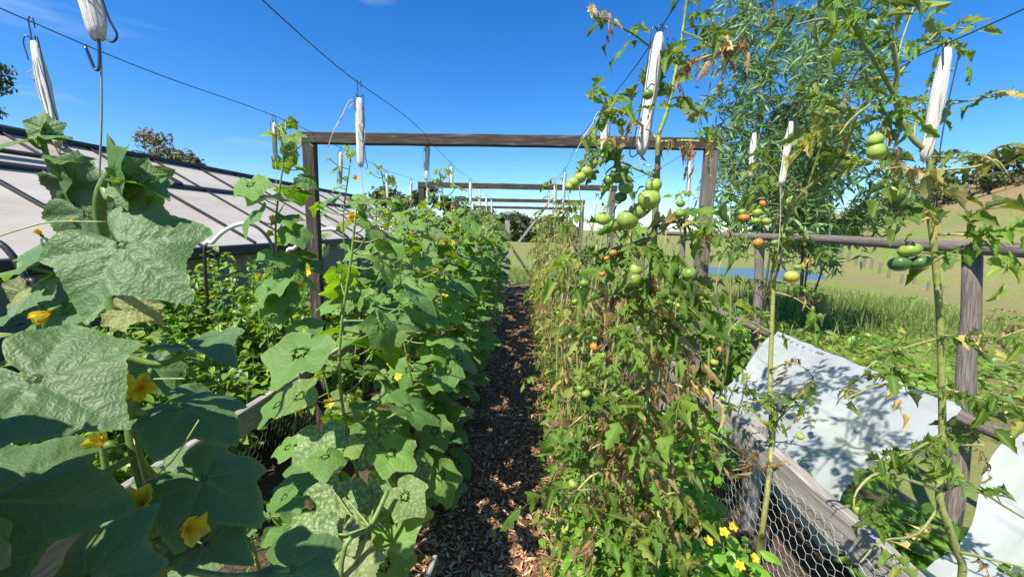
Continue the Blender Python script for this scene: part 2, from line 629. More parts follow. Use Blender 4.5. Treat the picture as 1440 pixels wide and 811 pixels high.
def ground_mats():
    m, nt, out = newmat('ground_soil_and_grass')
    L = nt.links.new
    geo = N(nt, 'ShaderNodeNewGeometry')
    pos = geo.outputs['Position']
    n1 = N(nt, 'ShaderNodeTexNoise', i_Scale=.22, i_Detail=6.0, i_Roughness=.62)
    n2 = N(nt, 'ShaderNodeTexNoise', i_Scale=3.2, i_Detail=6.0, i_Roughness=.7)
    n3 = N(nt, 'ShaderNodeTexNoise', i_Scale=40.0, i_Detail=4.0, i_Roughness=.7)
    n4 = N(nt, 'ShaderNodeTexNoise', i_Scale=.33, i_Detail=7.0, i_Roughness=.6)
    for n in (n1, n2, n3, n4):
        L(pos, n.inputs['Vector'])
    green = ramp(nt, [(.28, (.085, .16, .022)), (.5, (.165, .235, .045)), (.68, (.25, .265, .08)), (.85, (.34, .29, .13))])
    L(n2.outputs['Fac'], green.inputs[0])
    dry = ramp(nt, [(.3, (.17, .17, .06)), (.6, (.25, .215, .10)), (.8, (.32, .24, .14))])
    L(n2.outputs['Fac'], dry.inputs[0])
    f1 = N(nt, 'ShaderNodeMapRange', i_1=.38, i_2=.58)
    L(n1.outputs['Fac'], f1.inputs[0])
    c = mix(nt, f1.outputs[0], green.outputs[0], dry.outputs[0])
    # bare earth: hillside attribute in col.R
    at = N(nt, 'ShaderNodeAttribute', attribute_name='col')
    sep = N(nt, 'ShaderNodeSeparateColor')
    L(at.outputs['Color'], sep.inputs[0])
    earth = ramp(nt, [(.3, (.20, .125, .065)), (.5, (.29, .20, .105)), (.65, (.30, .24, .11)), (.8, (.36, .27, .16))])
    L(n2.outputs['Fac'], earth.inputs[0])
    ad = N(nt, 'ShaderNodeMath', operation='ADD')
    L(sep.outputs[0], ad.inputs[0])
    L(n4.outputs['Fac'], ad.inputs[1])
    f2 = N(nt, 'ShaderNodeMapRange', i_1=.60, i_2=.72)
    L(ad.outputs[0], f2.inputs[0])
    c = mix(nt, f2.outputs[0], c, earth.outputs[0])
    # garden soil inside the beds: col.G
    soil = ramp(nt, [(.3, (.05, .034, .024)), (.55, (.11, .078, .055)), (.75, (.20, .15, .11))])
    L(n3.outputs['Fac'], soil.inputs[0])
    c = mix(nt, sep.outputs[1], c, soil.outputs[0])
    pb = N(nt, 'ShaderNodeBsdfPrincipled', i_Roughness=.95)
    pb.inputs['Specular IOR Level'].default_value = .15
    L(c, pb.inputs['Base Color'])
    bp = N(nt, 'ShaderNodeBump', i_Strength=.7, i_Distance=.03)
    L(n3.outputs['Fac'], bp.inputs['Height'])
    L(bp.outputs[0], pb.inputs['Normal'])
    L(pb.outputs[0], out.inputs[0])
    return m


M['ground'] = ground_mats()


def axis(lo, hi, fine, n):
    """coordinates dense near the garden, growing to the horizon"""
    t = np.linspace(-1, 1, n)
    return np.sinh(t * 5.2) / math.sinh(5.2) * (hi - lo) / 2 + (hi + lo) / 2


gx = np.unique(np.concatenate([np.linspace(-6, 8, 57), np.linspace(8, 130, 90), np.linspace(130, 900, 24), np.linspace(-900, -130, 20), np.linspace(-130, -6, 40)]))
gy = np.unique(np.concatenate([np.linspace(-6, 16, 78), np.linspace(16, 120, 80), np.linspace(120, 1200, 30), np.linspace(-300, -6, 20)]))
X, Y = np.meshgrid(gx, gy, indexing='ij')
Z = terrain(X, Y)
col = np.zeros((X.size, 4))
q_ = X - .55 * Y
col[:, 0] = (.56 * sstep(22, 36, q_) * sstep(45, 70, X) * sstep(95, 70, q_) * .34 + .06 * sstep(20, 60, X) * sstep(8, 20, q_)).ravel()
col[:, 1] = (sstep(-4.5, -3.6, X) * sstep(2.35, 1.9, X) * sstep(11.6, 11.2, Y)).ravel()
ni, nj = X.shape
i, j = np.meshgrid(np.arange(ni - 1), np.arange(nj - 1), indexing='ij')
q = np.stack([i * nj + j, (i + 1) * nj + j, (i + 1) * nj + j + 1, i * nj + j + 1], -1).reshape(-1, 4)
mb = MB()
mb.add(np.stack([X.ravel(), Y.ravel(), Z.ravel()], 1), q, col=col)
tag(mb.build('ground', M['ground']), kind='structure')

# path: trodden bark mulch, slightly raised and uneven
px_ = np.linspace(-.72, .40, 24)
py_ = np.linspace(-2, 11.2, 180)
X, Y = np.meshgrid(px_, py_, indexing='ij')
Z = .012 + .010 * np.sin(X * 9 + Y * 2.1) * np.sin(Y * 3.3) + rs.uniform(-.004, .004, X.shape)
Z[0] = Z[-1] = .004
ni, nj = X.shape
i, j = np.meshgrid(np.arange(ni - 1), np.arange(nj - 1), indexing='ij')
q = np.stack([i * nj + j, (i + 1) * nj + j, (i + 1) * nj + j + 1, i * nj + j + 1], -1).reshape(-1, 4)
mb = MB()
mb.add(np.stack([X.ravel(), Y.ravel(), Z.ravel()], 1), q)
M['mulchbase'] = noise_mat('mulch_base', [(.3, (.04, .022, .014)), (.5, (.13, .072, .044)), (.7, (.31, .185, .115))], scale=42, rough=.95, bump=.9, bdist=.015, coord='pos', spec=.2)
tag(mb.build('path', M['mulchbase']), kind='structure')

# bark chips lying loose on the path and the right-hand bed: uncountable
M['chips'] = vcol_mat('bark_chips', rough=.9, spec=.2)


def chips(n, x0, x1, y0, y1, z0, pw=1.5):
    mb = MB()
    base = np.array([(.47, .27, .165), (.27, .14, .08), (.12, .062, .038), (.60, .41, .27), (.34, .175, .095)])
    V, Cc = [], []
    y = y0 + (y1 - y0) * rs.rand(n) ** pw
    x = rs.uniform(x0, x1, n)
    for k in range(n):
        L_, w_ = rs.uniform(.005, .026), rs.uniform(.0018, .006)
        a = rs.uniform(0, PI)
        t = rs.normal(0, .22)
        d = np.array([math.cos(a), math.sin(a), t])
        e = np.array([-math.sin(a), math.cos(a), rs.normal(0, .3)])
        c = np.array([x[k], y[k], z0 + rs.uniform(.004, .016)])
        m_ = c + np.array([0, 0, .003])
        V += [c - d * L_ - e * w_, c - d * L_ + e * w_, m_ - e * w_, m_ + e * w_, c + d * L_ - e * w_ * .6, c + d * L_ + e * w_ * .6]
        cc = base[rs.randint(5)] * rs.uniform(.75, 1.2)
        Cc += [[*cc, 1]] * 6
    b = np.arange(n)[:, None] * 6
    mb.add(np.array(V), np.vstack([b + [0, 2, 3, 1], b + [2, 4, 5, 3]]), col=np.array(Cc))
    return mb


tag(chips(17000, -.66, .36, 1.2, 8.0, .014, 1.8).build('bark_mulch', M['chips'], smooth=False), kind='stuff')
tag(chips(6000, .50, 1.14, .9, 3.2, .0, 1.3).build('bark_mulch', M['chips'], smooth=False), kind='stuff')


# ------------------------------------------------------------------ leaf templates
def cuc_leaf(step, rings, droop, fold, wave, phase, curl=0., quilt=.0, lob=1.0):
    quilt *= .2
    th = np.radians(np.arange(-176, 176.1, step))
    dg = np.degrees(np.abs(th))
    rr = np.interp(dg, [0, 6, 14, 30, 46, 60, 74, 92, 106, 120, 134, 150, 164, 172, 180],
                   [1.10, .99, .86, .72, .74, .93, .80, .67, .69, .80, .70, .64, .53, .36, .16])
    rr = .74 + (rr - .74) * lob
    teeth = .018 * np.abs(((np.degrees(th) / (step * 2)) % 1) - .5) * 4 - .018
    rr = rr + teeth * (dg < 165) + .02 * np.sin(th * 5 + phase) + .012 * np.sin(th * 11 + phase * 2)
    t = (np.arange(1, rings + 1) / rings) ** .9
    R_, TH = np.meshgrid(t, np.arange(len(th)), indexing='ij')
    ang = th[TH]
    rad = R_ * rr[TH]
    x, y = rad * np.sin(ang), rad * np.cos(ang)
    va = np.radians([0, 60, -60, 120, -120])
    dv = np.min([np.abs(np.angle(np.exp(1j * (ang - a)))) for a in va], axis=0)
    dist = rad * np.sin(np.minimum(dv, PI / 2))
    sv = rad * np.cos(dv) - .85 * dist
    wv = .018 if step < 6 else .05
    vein = np.exp(-(dist / wv) ** 2) * (1.1 - R_)
    vein = np.clip(vein + .35 * (R_ < .1), 0, 1)
    z = -.034 * np.exp(-(dist / .07) ** 2) * (1 - .6 * R_) * sstep(0, .3, R_)
    z += quilt * np.sin(rad * 26 - dist * 22 + phase) * np.clip(dist * 7, 0, 1) * R_
    z -= droop * (np.maximum(y, -.15) ** 2) * np.sign(y + .4) * .9 + droop * .55 * x * x
    z += fold * np.abs(x)
    z += wave * np.sin(3 * ang + phase) * R_ ** 2 + wave * .5 * np.sin(7 * ang + 2 * phase) * R_ ** 3
    z += curl * R_ ** 5 * (np.sin(ang * 1.5 + phase) > 0)
    nS = len(th)
    V = np.vstack([[[0, 0, 0]], np.stack([x, y, z], -1).reshape(-1, 3)])
    c = np.zeros((len(V), 4))
    c[0, 2] = 1
    c[1:, 2] = vein.ravel()
    c[1:, 3] = R_.ravel()
    c[1:, 0] = (.22 * sstep(.88, 1.0, R_)).ravel()
    i, j = np.meshgrid(np.arange(rings - 1), np.arange(nS - 1), indexing='ij')
    q = np.stack([1 + i * nS + j, 1 + i * nS + j + 1, 1 + (i + 1) * nS + j + 1, 1 + (i + 1) * nS + j], -1).reshape(-1, 4)[:, ::-1]
    tt = np.stack([np.zeros(nS - 1, int), 1 + np.arange(1, nS), 1 + np.arange(nS - 1)], 1)
    return dict(v=V, q=q, t=tt, c=c, l=np.stack([V[:, 0] + 3 * round(phase), V[:, 1], np.concatenate([[0], sv.ravel()])], 1))


def cuc_set(step, rings, n, quilt):
    return [cuc_leaf(step, rings, rs.uniform(.12, .5), rs.uniform(-.12, .3), rs.uniform(.03, .11), rs.uniform(0, 6), rs.uniform(-.08, .1), quilt, rs.uniform(.85, 1.25))
            for _ in range(n)]


CUC = {0: cuc_set(4, 16, 6, .012), 1: cuc_set(10, 6, 12, .012), 2: cuc_set(20, 3, 12, 0)}


def blade(nl, nw, length, width, prof, droop=.2, curl=.2, fold=.1, twist=0., lobes=0., ph=0., roll=0.):
    """one leaf(let) along +Y, normal +Z"""
    t = np.linspace(0, 1, nl + 1)
    s = np.linspace(-1, 1, 2 * nw + 1)
    T_, S_ = np.meshgrid(t, s, indexing='ij')
    w = width * np.interp(T_, *prof)
    w = w * (1 + lobes * np.sin(T_ * 2 * PI * 3.2 + ph) * np.abs(S_))
    x = S_ * w
    y = T_ * length - lobes * .10 * length * np.abs(S_) * np.sin(T_ * 2 * PI * 3.2 + ph)
    z = -droop * length * T_ ** 2 + curl * w * S_ ** 2 * (1 + .5 * np.sin(T_ * 7 + ph)) + fold * np.abs(x)
    x = x * (1 - min(.6, abs(curl) * .35))
    a = twist * T_
    x, z = x * np.cos(a) - (z * .3) * np.sin(a), z + x * np.sin(a)
    V = np.stack([x, y, z], -1).reshape(-1, 3)
    n2 = len(s)
    i, j = np.meshgrid(np.arange(nl), np.arange(2 * nw), indexing='ij')
    q = np.stack([i * n2 + j, i * n2 + j + 1, (i + 1) * n2 + j + 1, (i + 1) * n2 + j], -1).reshape(-1, 4)
    c = np.zeros((len(V), 4))
    c[:, 2] = (np.abs(S_) < .05).ravel() * .8
    c[:, 0] = (.07 * np.abs(S_) + .05 * T_).ravel()
    return dict(v=V, q=q, t=None, c=c, l=V.copy())


def rotz(a):
    c, s = math.cos(a), math.sin(a)
    return np.array([[c, -s, 0], [s, c, 0], [0, 0, 1.0]])


def rotx(a):
    c, s = math.cos(a), math.sin(a)
    return np.array([[1, 0, 0], [0, c, -s], [0, s, c]])


def roty(a):
    c, s = math.cos(a), math.sin(a)
    return np.array([[c, 0, s], [0, 1, 0], [-s, 0, c]])


def merge(parts):
    """parts: (template,R,s,p) -> one template"""
    mb = MB()
    for tp, R, s, p in parts:
        mb.place(tp, R, s, p)
    return flat(mb)


def flat(mb):
    return dict(v=np.vstack(mb.v), q=np.vstack(mb.q) if mb.q else None, t=np.vstack(mb.t) if mb.t else None,
                c=np.vstack(mb.c), l=np.vstack(mb.l))


OV = ([0, .10, .28, .5, .7, .88, 1], [.12, .74, 1, .98, .78, .40, .02])     # ovate
LAN = ([0, .15, .4, .7, 1], [.1, .7, 1, .7, .02])                          # lanceolate


def tom_leaf(nl, nw, dry):
    """compound tomato leaf, length about 1 along +Y, drooping"""
    mb = MB()
    sag = rs.uniform(.25, .6) + .5 * dry
    nseg = 7 if nl > 4 else 4
    tt = np.linspace(0, 1, nseg)
    wob = rs.uniform(-.1, .1)
    pts = np.stack([wob * np.sin(tt * 3), tt * (1 - .2 * sag), .16 * np.sin(tt * PI) - sag * tt ** 2 * .6], 1)
    mb.tube(pts, np.linspace(.016, .007, nseg), 3 if nl <= 4 else 4, col=(.16 + .5 * dry, .6, .3, 0), caps=False)

    def at(t):
        return np.array([np.interp(t, tt, pts[:, k]) for k in range(3)])

    ls = [(1.0, 0, .46)]
    for t, L_ in ((.72, .40), (.46, .37), (.26, .22)):
        ls += [(t + rs.uniform(-.03, .03), 1, L_ * rs.uniform(.8, 1.15)), (t + rs.uniform(-.03, .03), -1, L_ * rs.uniform(.8, 1.15))]
    if nl > 4:
        for t in (.62, .4):
            ls += [(t, 1, .10), (t, -1, .11)]
    for t, sd, L_ in ls:
        curl = rs.uniform(.2, 1.2) if rs.rand() < .75 else -rs.uniform(.2, .9)
        if dry > .5:
            curl = rs.choice([-1, 1]) * rs.uniform(.9, 1.7)
        tp = blade(nl, nw, L_, L_ * rs.uniform(.24, .36) * (1 - .3 * dry), OV, droop=rs.uniform(.1, .6) + .5 * dry, curl=curl, fold=rs.uniform(-.1, .3),
                   twist=rs.uniform(-.7, .7) * (1 + dry), lobes=.36, ph=rs.uniform(0, 6))
        a = -sd * rs.uniform(.85, 1.25)
        R = rotz(a) @ rotx(rs.uniform(-.9, .1) - .5 * dry) @ roty(rs.uniform(-.5, .5))
        mb.place(tp, R, 1.0, at(min(t, 1)), tint=rs.uniform(-.03, .1))
    return flat(mb)


TOM = {0: [tom_leaf(9, 3, 0) for _ in range(9)], 1: [tom_leaf(5, 1, 0) for _ in range(10)], 2: [tom_leaf(3, 1, 0) for _ in range(8)]}
TOMD = {0: [tom_leaf(9, 3, 1) for _ in range(6)], 1: [tom_leaf(5, 1, 1) for _ in range(8)], 2: [tom_leaf(3, 1, 1) for _ in range(6)]}
OVL = [blade(5, 1, 1, .30, OV, droop=rs.uniform(.1, .5), curl=rs.uniform(-.2, .4), fold=rs.uniform(.05, .4), twist=rs.uniform(-.3, .3)) for _ in range(8)]
OVL2 = [blade(3, 1, 1, .32, OV, droop=rs.uniform(.1, .5), fold=rs.uniform(.05, .4)) for _ in range(6)]
BAS = [blade(8, 3, 1, .30, OV, droop=rs.uniform(.2, .6), curl=rs.uniform(-.6, .1), fold=rs.uniform(0, .3), twist=rs.uniform(-.2, .2)) for _ in range(6)]
GRL = [blade(4, 1, 1, .022, LAN, droop=rs.uniform(.1, .5), fold=.2, twist=rs.uniform(-.8, .8)) for _ in range(8)]
LANL = [blade(4, 1, 1, .075, LAN, droop=rs.uniform(.1, .5), fold=.2, twist=rs.uniform(-.8, .8)) for _ in range(8)]
WIL = [blade(4, 1, 1, .105, LAN, droop=rs.uniform(.1, .6), fold=.2, twist=rs.uniform(-.8, .8)) for _ in range(8)]


def orient(n, d):
    n = nrm(n)
    d = np.asarray(d, float)
    d = d - n * (d @ n)
    if np.linalg.norm(d) < 1e-6:
        d = np.array([n[1], -n[0], 0.1])
        d = d - n * (d @ n)
    d = nrm(d)
    x = np.cross(d, n)
    return np.stack([x, d, n], 1)


def rdir():
    return nrm(rs.normal(size=3))


def smooth_path(p, n=4):
    """Catmull-Rom through the points"""
    p = np.asarray(p, float)
    if len(p) < 3:
        return p
    q = np.vstack([2 * p[0] - p[1], p, 2 * p[-1] - p[-2]])
    out = []
    for k in range(1, len(q) - 2):
        for t in np.linspace(0, 1, n, endpoint=False):
            a, b, c, d = q[k - 1], q[k], q[k + 1], q[k + 2]
            out.append(.5 * ((2 * b) + (-a + c) * t + (2 * a - 5 * b + 4 * c - d) * t * t + (-a + 3 * b - 3 * c + d) * t ** 3))
    out.append(p[-1])
    return np.array(out)


# ------------------------------------------------------------------ flowers and fruit
def flower_tp(openness):
    mb = MB()
    y1, y2 = (.82, .56, .012), (.90, .70, .04)
    for k in range(5):
        tp = blade(5, 2, 1.0, .40, ([0, .2, .5, .75, .9, 1], [.25, .55, .95, 1, .7, .1]), droop=-.1 + rs.uniform(.15, .6) * openness, curl=rs.uniform(-.2, .6), fold=rs.uniform(0, .25), lobes=.10, ph=rs.uniform(0, 6), twist=rs.uniform(-.3, .3))
        c = tp['c'].copy()
        tp['c'] = np.zeros_like(c)
        f = tp['v'][:, 1:2]
        tp['c'][:, :3] = (np.array(y1) * (1 - f) + np.array(y2) * f) * (1 - .28 * c[:, 2:3]) * (1 - np.array([.1, .35, .3]) * np.clip(1 - f * 3, 0, 1))
        a = k * 2 * PI / 5 + rs.uniform(-.1, .1)
        R = rotz(a) @ rotx(1.25 - openness * 1.0 + rs.uniform(-.15, .15))
        mb.add((tp['v'] @ R.T) + np.array([0, 0, .0]), tp['q'], None, tp['c'], tp['l'])
    mb.tube([[0, 0, -.55], [0, 0, -.25], [0, 0, .02]], [.07, .16, .24], 7, col=(.16, .27, .05, 1))
    return flat(mb)


FLO = [flower_tp(.95), flower_tp(.7), flower_tp(.45), flower_tp(.15)]


def flower(parent, p, n, r, v=None, label=None):
    mb = MB()
    tp = FLO[rs.randint(4) if v is None else v]
    R = orient(n, rdir())
    mb.add((tp['v'] * r) @ R.T + p, tp['q'], tp['t'], tp['c'], tp['l'])
    o = mb.build('flower', M['flower'], parent, at=p)
    return tag(o, label)


def fruit_tp():
    ns, nr = 16, 10
    ph = np.linspace(0, PI, nr + 1)
    th = np.arange(ns) * 2 * PI / ns
    PH, TH = np.meshgrid(ph, th, indexing='ij')
    r = np.sin(PH)
    z = np.cos(PH) * .9 - .16 * np.exp(-(PH / .38) ** 2)
    lob = 1 + .03 * np.cos(TH * 5) * np.sin(PH)
    V = np.stack([r * np.cos(TH) * lob, r * np.sin(TH) * lob, z], -1).reshape(-1, 3)
    i, j = np.meshgrid(np.arange(nr), np.arange(ns), indexing='ij')
    j2 = (j + 1) % ns
    q = np.stack([i * ns + j, (i + 1) * ns + j, (i + 1) * ns + j2, i * ns + j2], -1).reshape(-1, 4)
    return V, q


FRV, FRQ = fruit_tp()


def calyx_mesh():
    mb = MB()
    for k in range(5):
        tp = blade(4, 1, .62, .10, LAN, droop=.3, fold=.1, curl=0)
        tp['c'][:] = (.06, .13, .03, 1)
        mb.place(tp, rotz(k * 2 * PI / 5) @ rotx(.25), 1, [0, 0, .74])
    mb.tube([[0, 0, .72], [0, .03, .95], [0, .12, 1.25]], [.06, .05, .045], 5, col=(.10, .17, .04, 1))
    return mb


def tomato(parent, p, r, colr=(.17, .27, .045), elong=1.0, axis_=None, label=None, hang=None, mbt=None):
    """fruit with a calyx as its sub-part; hang = point on the stem it hangs from"""
    p = np.asarray(p, float)
    up = nrm(np.array([rs.uniform(-.5, .5), rs.uniform(-.5, .5), 1.0]) if axis_ is None else axis_)
    R = orient(up, rdir())
    mb = MB()
    c = np.ones((len(FRV), 4))
    shoulder = np.clip((FRV[:, 2] + .2) * .9, 0, 1)[:, None]  # the fruit's own colour: darker shoulders at the stem end, paler below
    c[:, :3] = np.array(colr) * rs.uniform(.8, 1.15) * (1.10 - .22 * shoulder ** 2) * (1 + .05 * np.cos(np.arctan2(FRV[:, 1:2], FRV[:, 0:1]) * 5))
    v = FRV * np.array([rs.uniform(.94, 1.06), rs.uniform(.94, 1.06), elong * rs.uniform(.92, 1.04)]) * r
    mb.add(v @ R.T + p, FRQ, None, c, FRV)
    o = mb.build('tomato', M['fruit'], parent, at=p)
    tag(o, label)
    m2 = MB()
    cm = flat(calyx_mesh())
    m2.add((cm['v'] * np.array([1, 1, elong]) * r) @ R.T + p, cm['q'], cm['t'], cm['c'], cm['l'])
    m2.build('calyx', M['stem'], o, at=p)
    if hang is not None and mbt is not None:
        a = p + R @ np.array([0, .12 * r, 1.2 * r * elong])
        h = np.asarray(hang, float)
        mid = (a + h) / 2 + np.array([0, 0, .25 * np.linalg.norm(h - a)])
        mbt.tube(smooth_path([h, mid, a], 4), .0022, 4, col=(.15, .2, .05, 1), caps=False)
    return o


GREENSTEM = (.17, .25, .06, 1)
YSTEM = (.27, .29, .10, 1)


# ------------------------------------------------------------------ cucumber vines
def add_cuc_leaf(mbl, mbs, node, base, n, d, s, lod, tint=0., var=None, prad=.0035):
    """petiole from stem node to base of blade, blade with normal n and tip direction d"""
    node, base = np.asarray(node, float), np.asarray(base, float)
    mid = (node + base) / 2 + np.array([0, 0, -.12 * np.linalg.norm(base - node)])
    mbs.tube(smooth_path([node, mid, base], 4 if lod < 2 else 2), prad, 5 if lod < 2 else 3, col=GREENSTEM, caps=False)
    tp = CUC[lod][rs.randint(len(CUC[lod])) if var is None else var]
    mbl.place(tp, orient(n, d), s, base, tint=tint, rnd=rs.rand())


ORD = ['first', 'second', 'third', 'fourth', 'fifth', 'sixth', 'seventh', 'eighth', 'ninth', 'tenth', 'eleventh', 'twelfth', 'thirteenth',
       'fourteenth', 'fifteenth', 'sixteenth', 'seventeenth', 'eighteenth', 'nineteenth', 'twentieth', 'twenty-first', 'twenty-second', 'twenty-third',
       'twenty-fourth', 'twenty-fifth']


def cucumber(x, y, top, nleaf, lod, label, group, size=.105, spread=.20, zlow=.12, nflow=4, lean=0., sick=.0, tipleaves=True):
    t = empty('cucumber_vine', (x, y, 0), label, 'cucumber vine', group)
    mbl, mbs = MB(), MB()
    nz = max(5, int(top / .16))
    zz = np.linspace(0, top, nz)
    ph = rs.uniform(0, 6)
    pts = np.stack([x + .03 * np.sin(zz * 5 + ph) + lean * zz, y + .03 * np.cos(zz * 4 + ph), zz], 1)
    mbs.tube(smooth_path(pts, 3), np.linspace(.008, .0045, (nz - 1) * 3 + 1), 6 if lod < 2 else 4, col=GREENSTEM)
    for k in range(nleaf):
        f = (k + rs.rand()) / nleaf
        z = zlow + (top - zlow) * f
        p = np.array([np.interp(z, zz, pts[:, i]) for i in range(3)])
        az = rs.uniform(0, 2 * PI)
        out = np.array([math.cos(az), math.sin(az), 0])
        g = rs.uniform(.35, 1.0) * spread * (1 - .45 * max(0, f - .7) / .3)
        base = p + out * g + np.array([0, 0, rs.uniform(-.03, .10)])
        s = size * rs.uniform(.68, 1.32) * (1 - .62 * max(0, (f - .74) / .26))
        # leaves turn their faces towards the light and outwards
        n = nrm(out * rs.uniform(.2, .8) + np.array([0, 0, .75]) + np.array(SUN) * .45 + rs.normal(0, .30, 3))
        d = out * .8 + np.array([0, 0, -.55]) + rs.normal(0, .25, 3)
        tint = rs.uniform(0, .15) + (.35 if rs.rand() < .06 else 0) + (.20 * (f > .8)) + (.0 if f > .3 else max(0, rs.normal(.08, .12)))
        if rs.rand() < sick * (1.2 - f):
            tint = rs.uniform(.3, .8)
        add_cuc_leaf(mbl, mbs, p, base, n, d, s, lod, tint, prad=.0032)
    if tipleaves:
        for k in range(4):
            p = pts[-1] + np.array([0, 0, -.03 * k])
            az = rs.uniform(0, 2 * PI)
            out = np.array([math.cos(az), math.sin(az), .6])
            add_cuc_leaf(mbl, mbs, p, p + nrm(out) * .04, nrm(out * .6 + rdir() * .5 + np.array([0, -.3, .4])), out, rs.uniform(.025, .045), lod, .24, prad=.002)
    mbl.build('foliage', M['cuc'], t)
    mbs.build('stem', M['stem'], t)
    for k in range(nflow):
        z = rs.uniform(.35, .98) * top
        az = rs.uniform(PI * 1.0, PI * 2.1)
        p = np.array([np.interp(z, zz, pts[:, 0]) + .10 * math.cos(az), y + .10 * math.sin(az) - .04, z])
        flower(t, p, np.array([math.cos(az), -1, rs.uniform(-.1, .8)]), rs.uniform(.018, .028))
    return t


# --- rows
GL1 = 'cucumber vines in the row along the path'
GL2 = 'cucumber vines in the outer left row'
inner = [1.42, 2.02, 2.26, 2.5, 2.9, 3.3, 3.72, 4.15, 4.6, 5.05, 5.5, 6.0, 6.5, 7.0, 7.5, 8.05, 8.6, 9.2, 9.8, 10.4]
tops = {0: 1.66, 1: 1.55, 2: 1.62, 3: 1.66, 4: 1.60, 5: 2.02, 6: 1.72}
for k, y in enumerate(inner):
    lod = 1 if y < 4.5 else 2
    top = tops.get(k, rs.uniform(1.66, 1.86))
    lab = ['leafy cucumber vine with spotted yellowing lower leaves beside the near path edge',
           'cucumber vine with drooping mid-green leaves, second along the path edge behind the spotted one'][k] if k < 2 else \
        '%s cucumber vine from the camera in the left row edging the path' % ORD[k + 1]
    cucumber((-.66 if k == 0 else -.61) + rs.uniform(-.05, .05), y, top, (34 if k == 0 else 50) if lod == 1 else 48, lod, lab, GL1,
             size=.112 if y < 3 else .115, spread=.27, zlow=.30 if k == 0 else .04, nflow=7 if y < 4 else 4, sick=.16 if k < 2 else .08)
outer = [2.2, 2.98, 3.45, 3.95, 4.5, 5.1, 5.7, 6.3, 6.9, 7.6, 8.3, 9.0, 9.8]
otops = {0: 2.12, 1: 2.13, 2: 1.75, 3: 2.12}
for k, y in enumerate(outer):
    lod = 1 if y < 4.5 else 2
    lab = 'thin cucumber vine climbing left of the first dark frame post' if k == 0 else \
        '%s cucumber vine back along the outer left row, past the first frame' % ORD[k - 1]
    cucumber(-1.31 + rs.uniform(-.04, .04), y, otops.get(k, rs.uniform(1.7, 1.9)), [36, 36, 36, 36][k] if k < 4 else 38, lod, lab, GL2,
             size=[.098, .095, .105, .105][k] if k < 4 else .11, spread=.15 if k < 1 else .22, nflow=5 if y < 4 else 3,
             zlow=.75 if k == 0 else .2)

for k, (x, y, tp_, n_, lab) in enumerate(((-1.0, 1.42, .5, 13, 'low cucumber vine on the soil between left rail and spotted vine'), (-.95, 1.85, .95, 12, 'pale leafy cucumber vine in the middle of the left bed, before the near frame'), (-1.02, 2.5, 1.15, 20, 'leafy cucumber vine in the middle of the left bed, beside the near frame post'),
                                          (-1.0, 3.2, 1.5, 34, 'leafy cucumber vine in the middle of the left bed, behind the near frame'))):
    cucumber(x, y, tp_, n_, 1, lab, 'cucumber vines in the middle of the left bed', size=.115, spread=.25, zlow=.25, nflow=3)

# --- the big vine in the left foreground, leaf by leaf
YA = .62
vineA = empty('cucumber_vine', (*P(225, 805, YA)[:2], 0), 'big-leaved cucumber vine filling the lower left corner, with open yellow flowers', 'cucumber vine')
stemA = np.array([np.append(P(225, 805, YA)[:2], 0)] + [P(a, b, c) for a, b, c in (
    (226, 811, .62), (218, 775, .62), (204, 690, .62), (187, 623, .62), (180, 552, .62), (166, 470, .63), (152, 400, .64), (144, 330, .64), (140, 290, .63), (146, 262, .62), (160, 240, .61), (176, 236, .60))])
mbs = MB()
sp = smooth_path(stemA, 4)
mbs.tube(sp, np.interp(np.arange(len(sp)), [0, len(sp) * .8, len(sp)], [.010, .0085, .004]), 8, col=(.12, .21, .05, 1))


def big_leaf(parent, mbs, node, px, py, y, s, n, d, var=0, tint=0., lod=0, mat='cuc_big', label=None, tp=None):
    base = P(px, py, y)
    mid = (np.asarray(node) + base) / 2 + np.array([0, 0, -.02])
    mbs.tube(smooth_path([node, mid, base], 6), [*np.linspace(.0065, .0045, 13)], 7, col=(.16, .26, .06, 1), caps=False)
    mb = MB()
    mb.place(tp if tp is not None else CUC[lod][var % len(CUC[lod])], orient(n, d), s, base, tint=tint, rnd=rs.uniform(.3, .7))
    o = mb.build('leaf', M[mat], parent, at=base)
    return tag(o, label)


def nodeA(py):
    return P(np.interp(py, [235, 262, 290, 330, 400, 470, 552, 623, 690, 775, 811], [176, 146, 140, 144, 152, 166, 180, 187, 204, 218, 226]), py, .62)


bl = lambda *a, **k: big_leaf(vineA, mbs, *a, **k)
T0 = cuc_leaf(3, 22, .22, .02, .07, 1.2, .0, .016, 1.1)
T1 = cuc_leaf(3, 22, .12, .10, .05, 3.9, .0, .014, .9)
T2 = cuc_leaf(3, 18, .40, -.05, .06, 2.3, .0, .012, .9)
T3 = cuc_leaf(3, 18, .25, .35, .07, 5.1, .05, .012, 1.1)
bl(nodeA(400), 169, 343, .56, .112, (.20, -.74, .58), (.85, -.2, -.55), tp=T0, label='large quilted leaf facing the camera')
bl(nodeA(560), 47, 532, .50, .128, (.30, -.50, .82), (1.0, -.15, -.25), tp=T1, label='huge pale shiny leaf at the left edge')
bl(nodeA(640), -22, 705, .46, .138, (.22, -.50, .85), (1.0, .15, .18), tp=T2, label='huge dark leaf under the shiny one')
bl(nodeA(775), 120, 815, .44, .088, (-.05, -.75, .62), (.2, .2, .8), tp=T2, label='round dark leaf at the bottom edge')
bl(nodeA(500), 275, 490, .66, .080, (-.05, -.02, .98), (1.0, -.25, -.20), tp=T3)
bl(nodeA(575), 258, 570, .66, .108, (.15, -.12, .95), (1.0, -.20, -.22), tp=T2)
bl(nodeA(670), 285, 672, .64, .118, (.30, -.20, .90), (1.0, -.12, -.40), tp=T2)
bl(nodeA(640), 235, 665, .72, .075, (.12, -.65, .72), (.75, -.2, -.55), tp=T0, tint=.05)
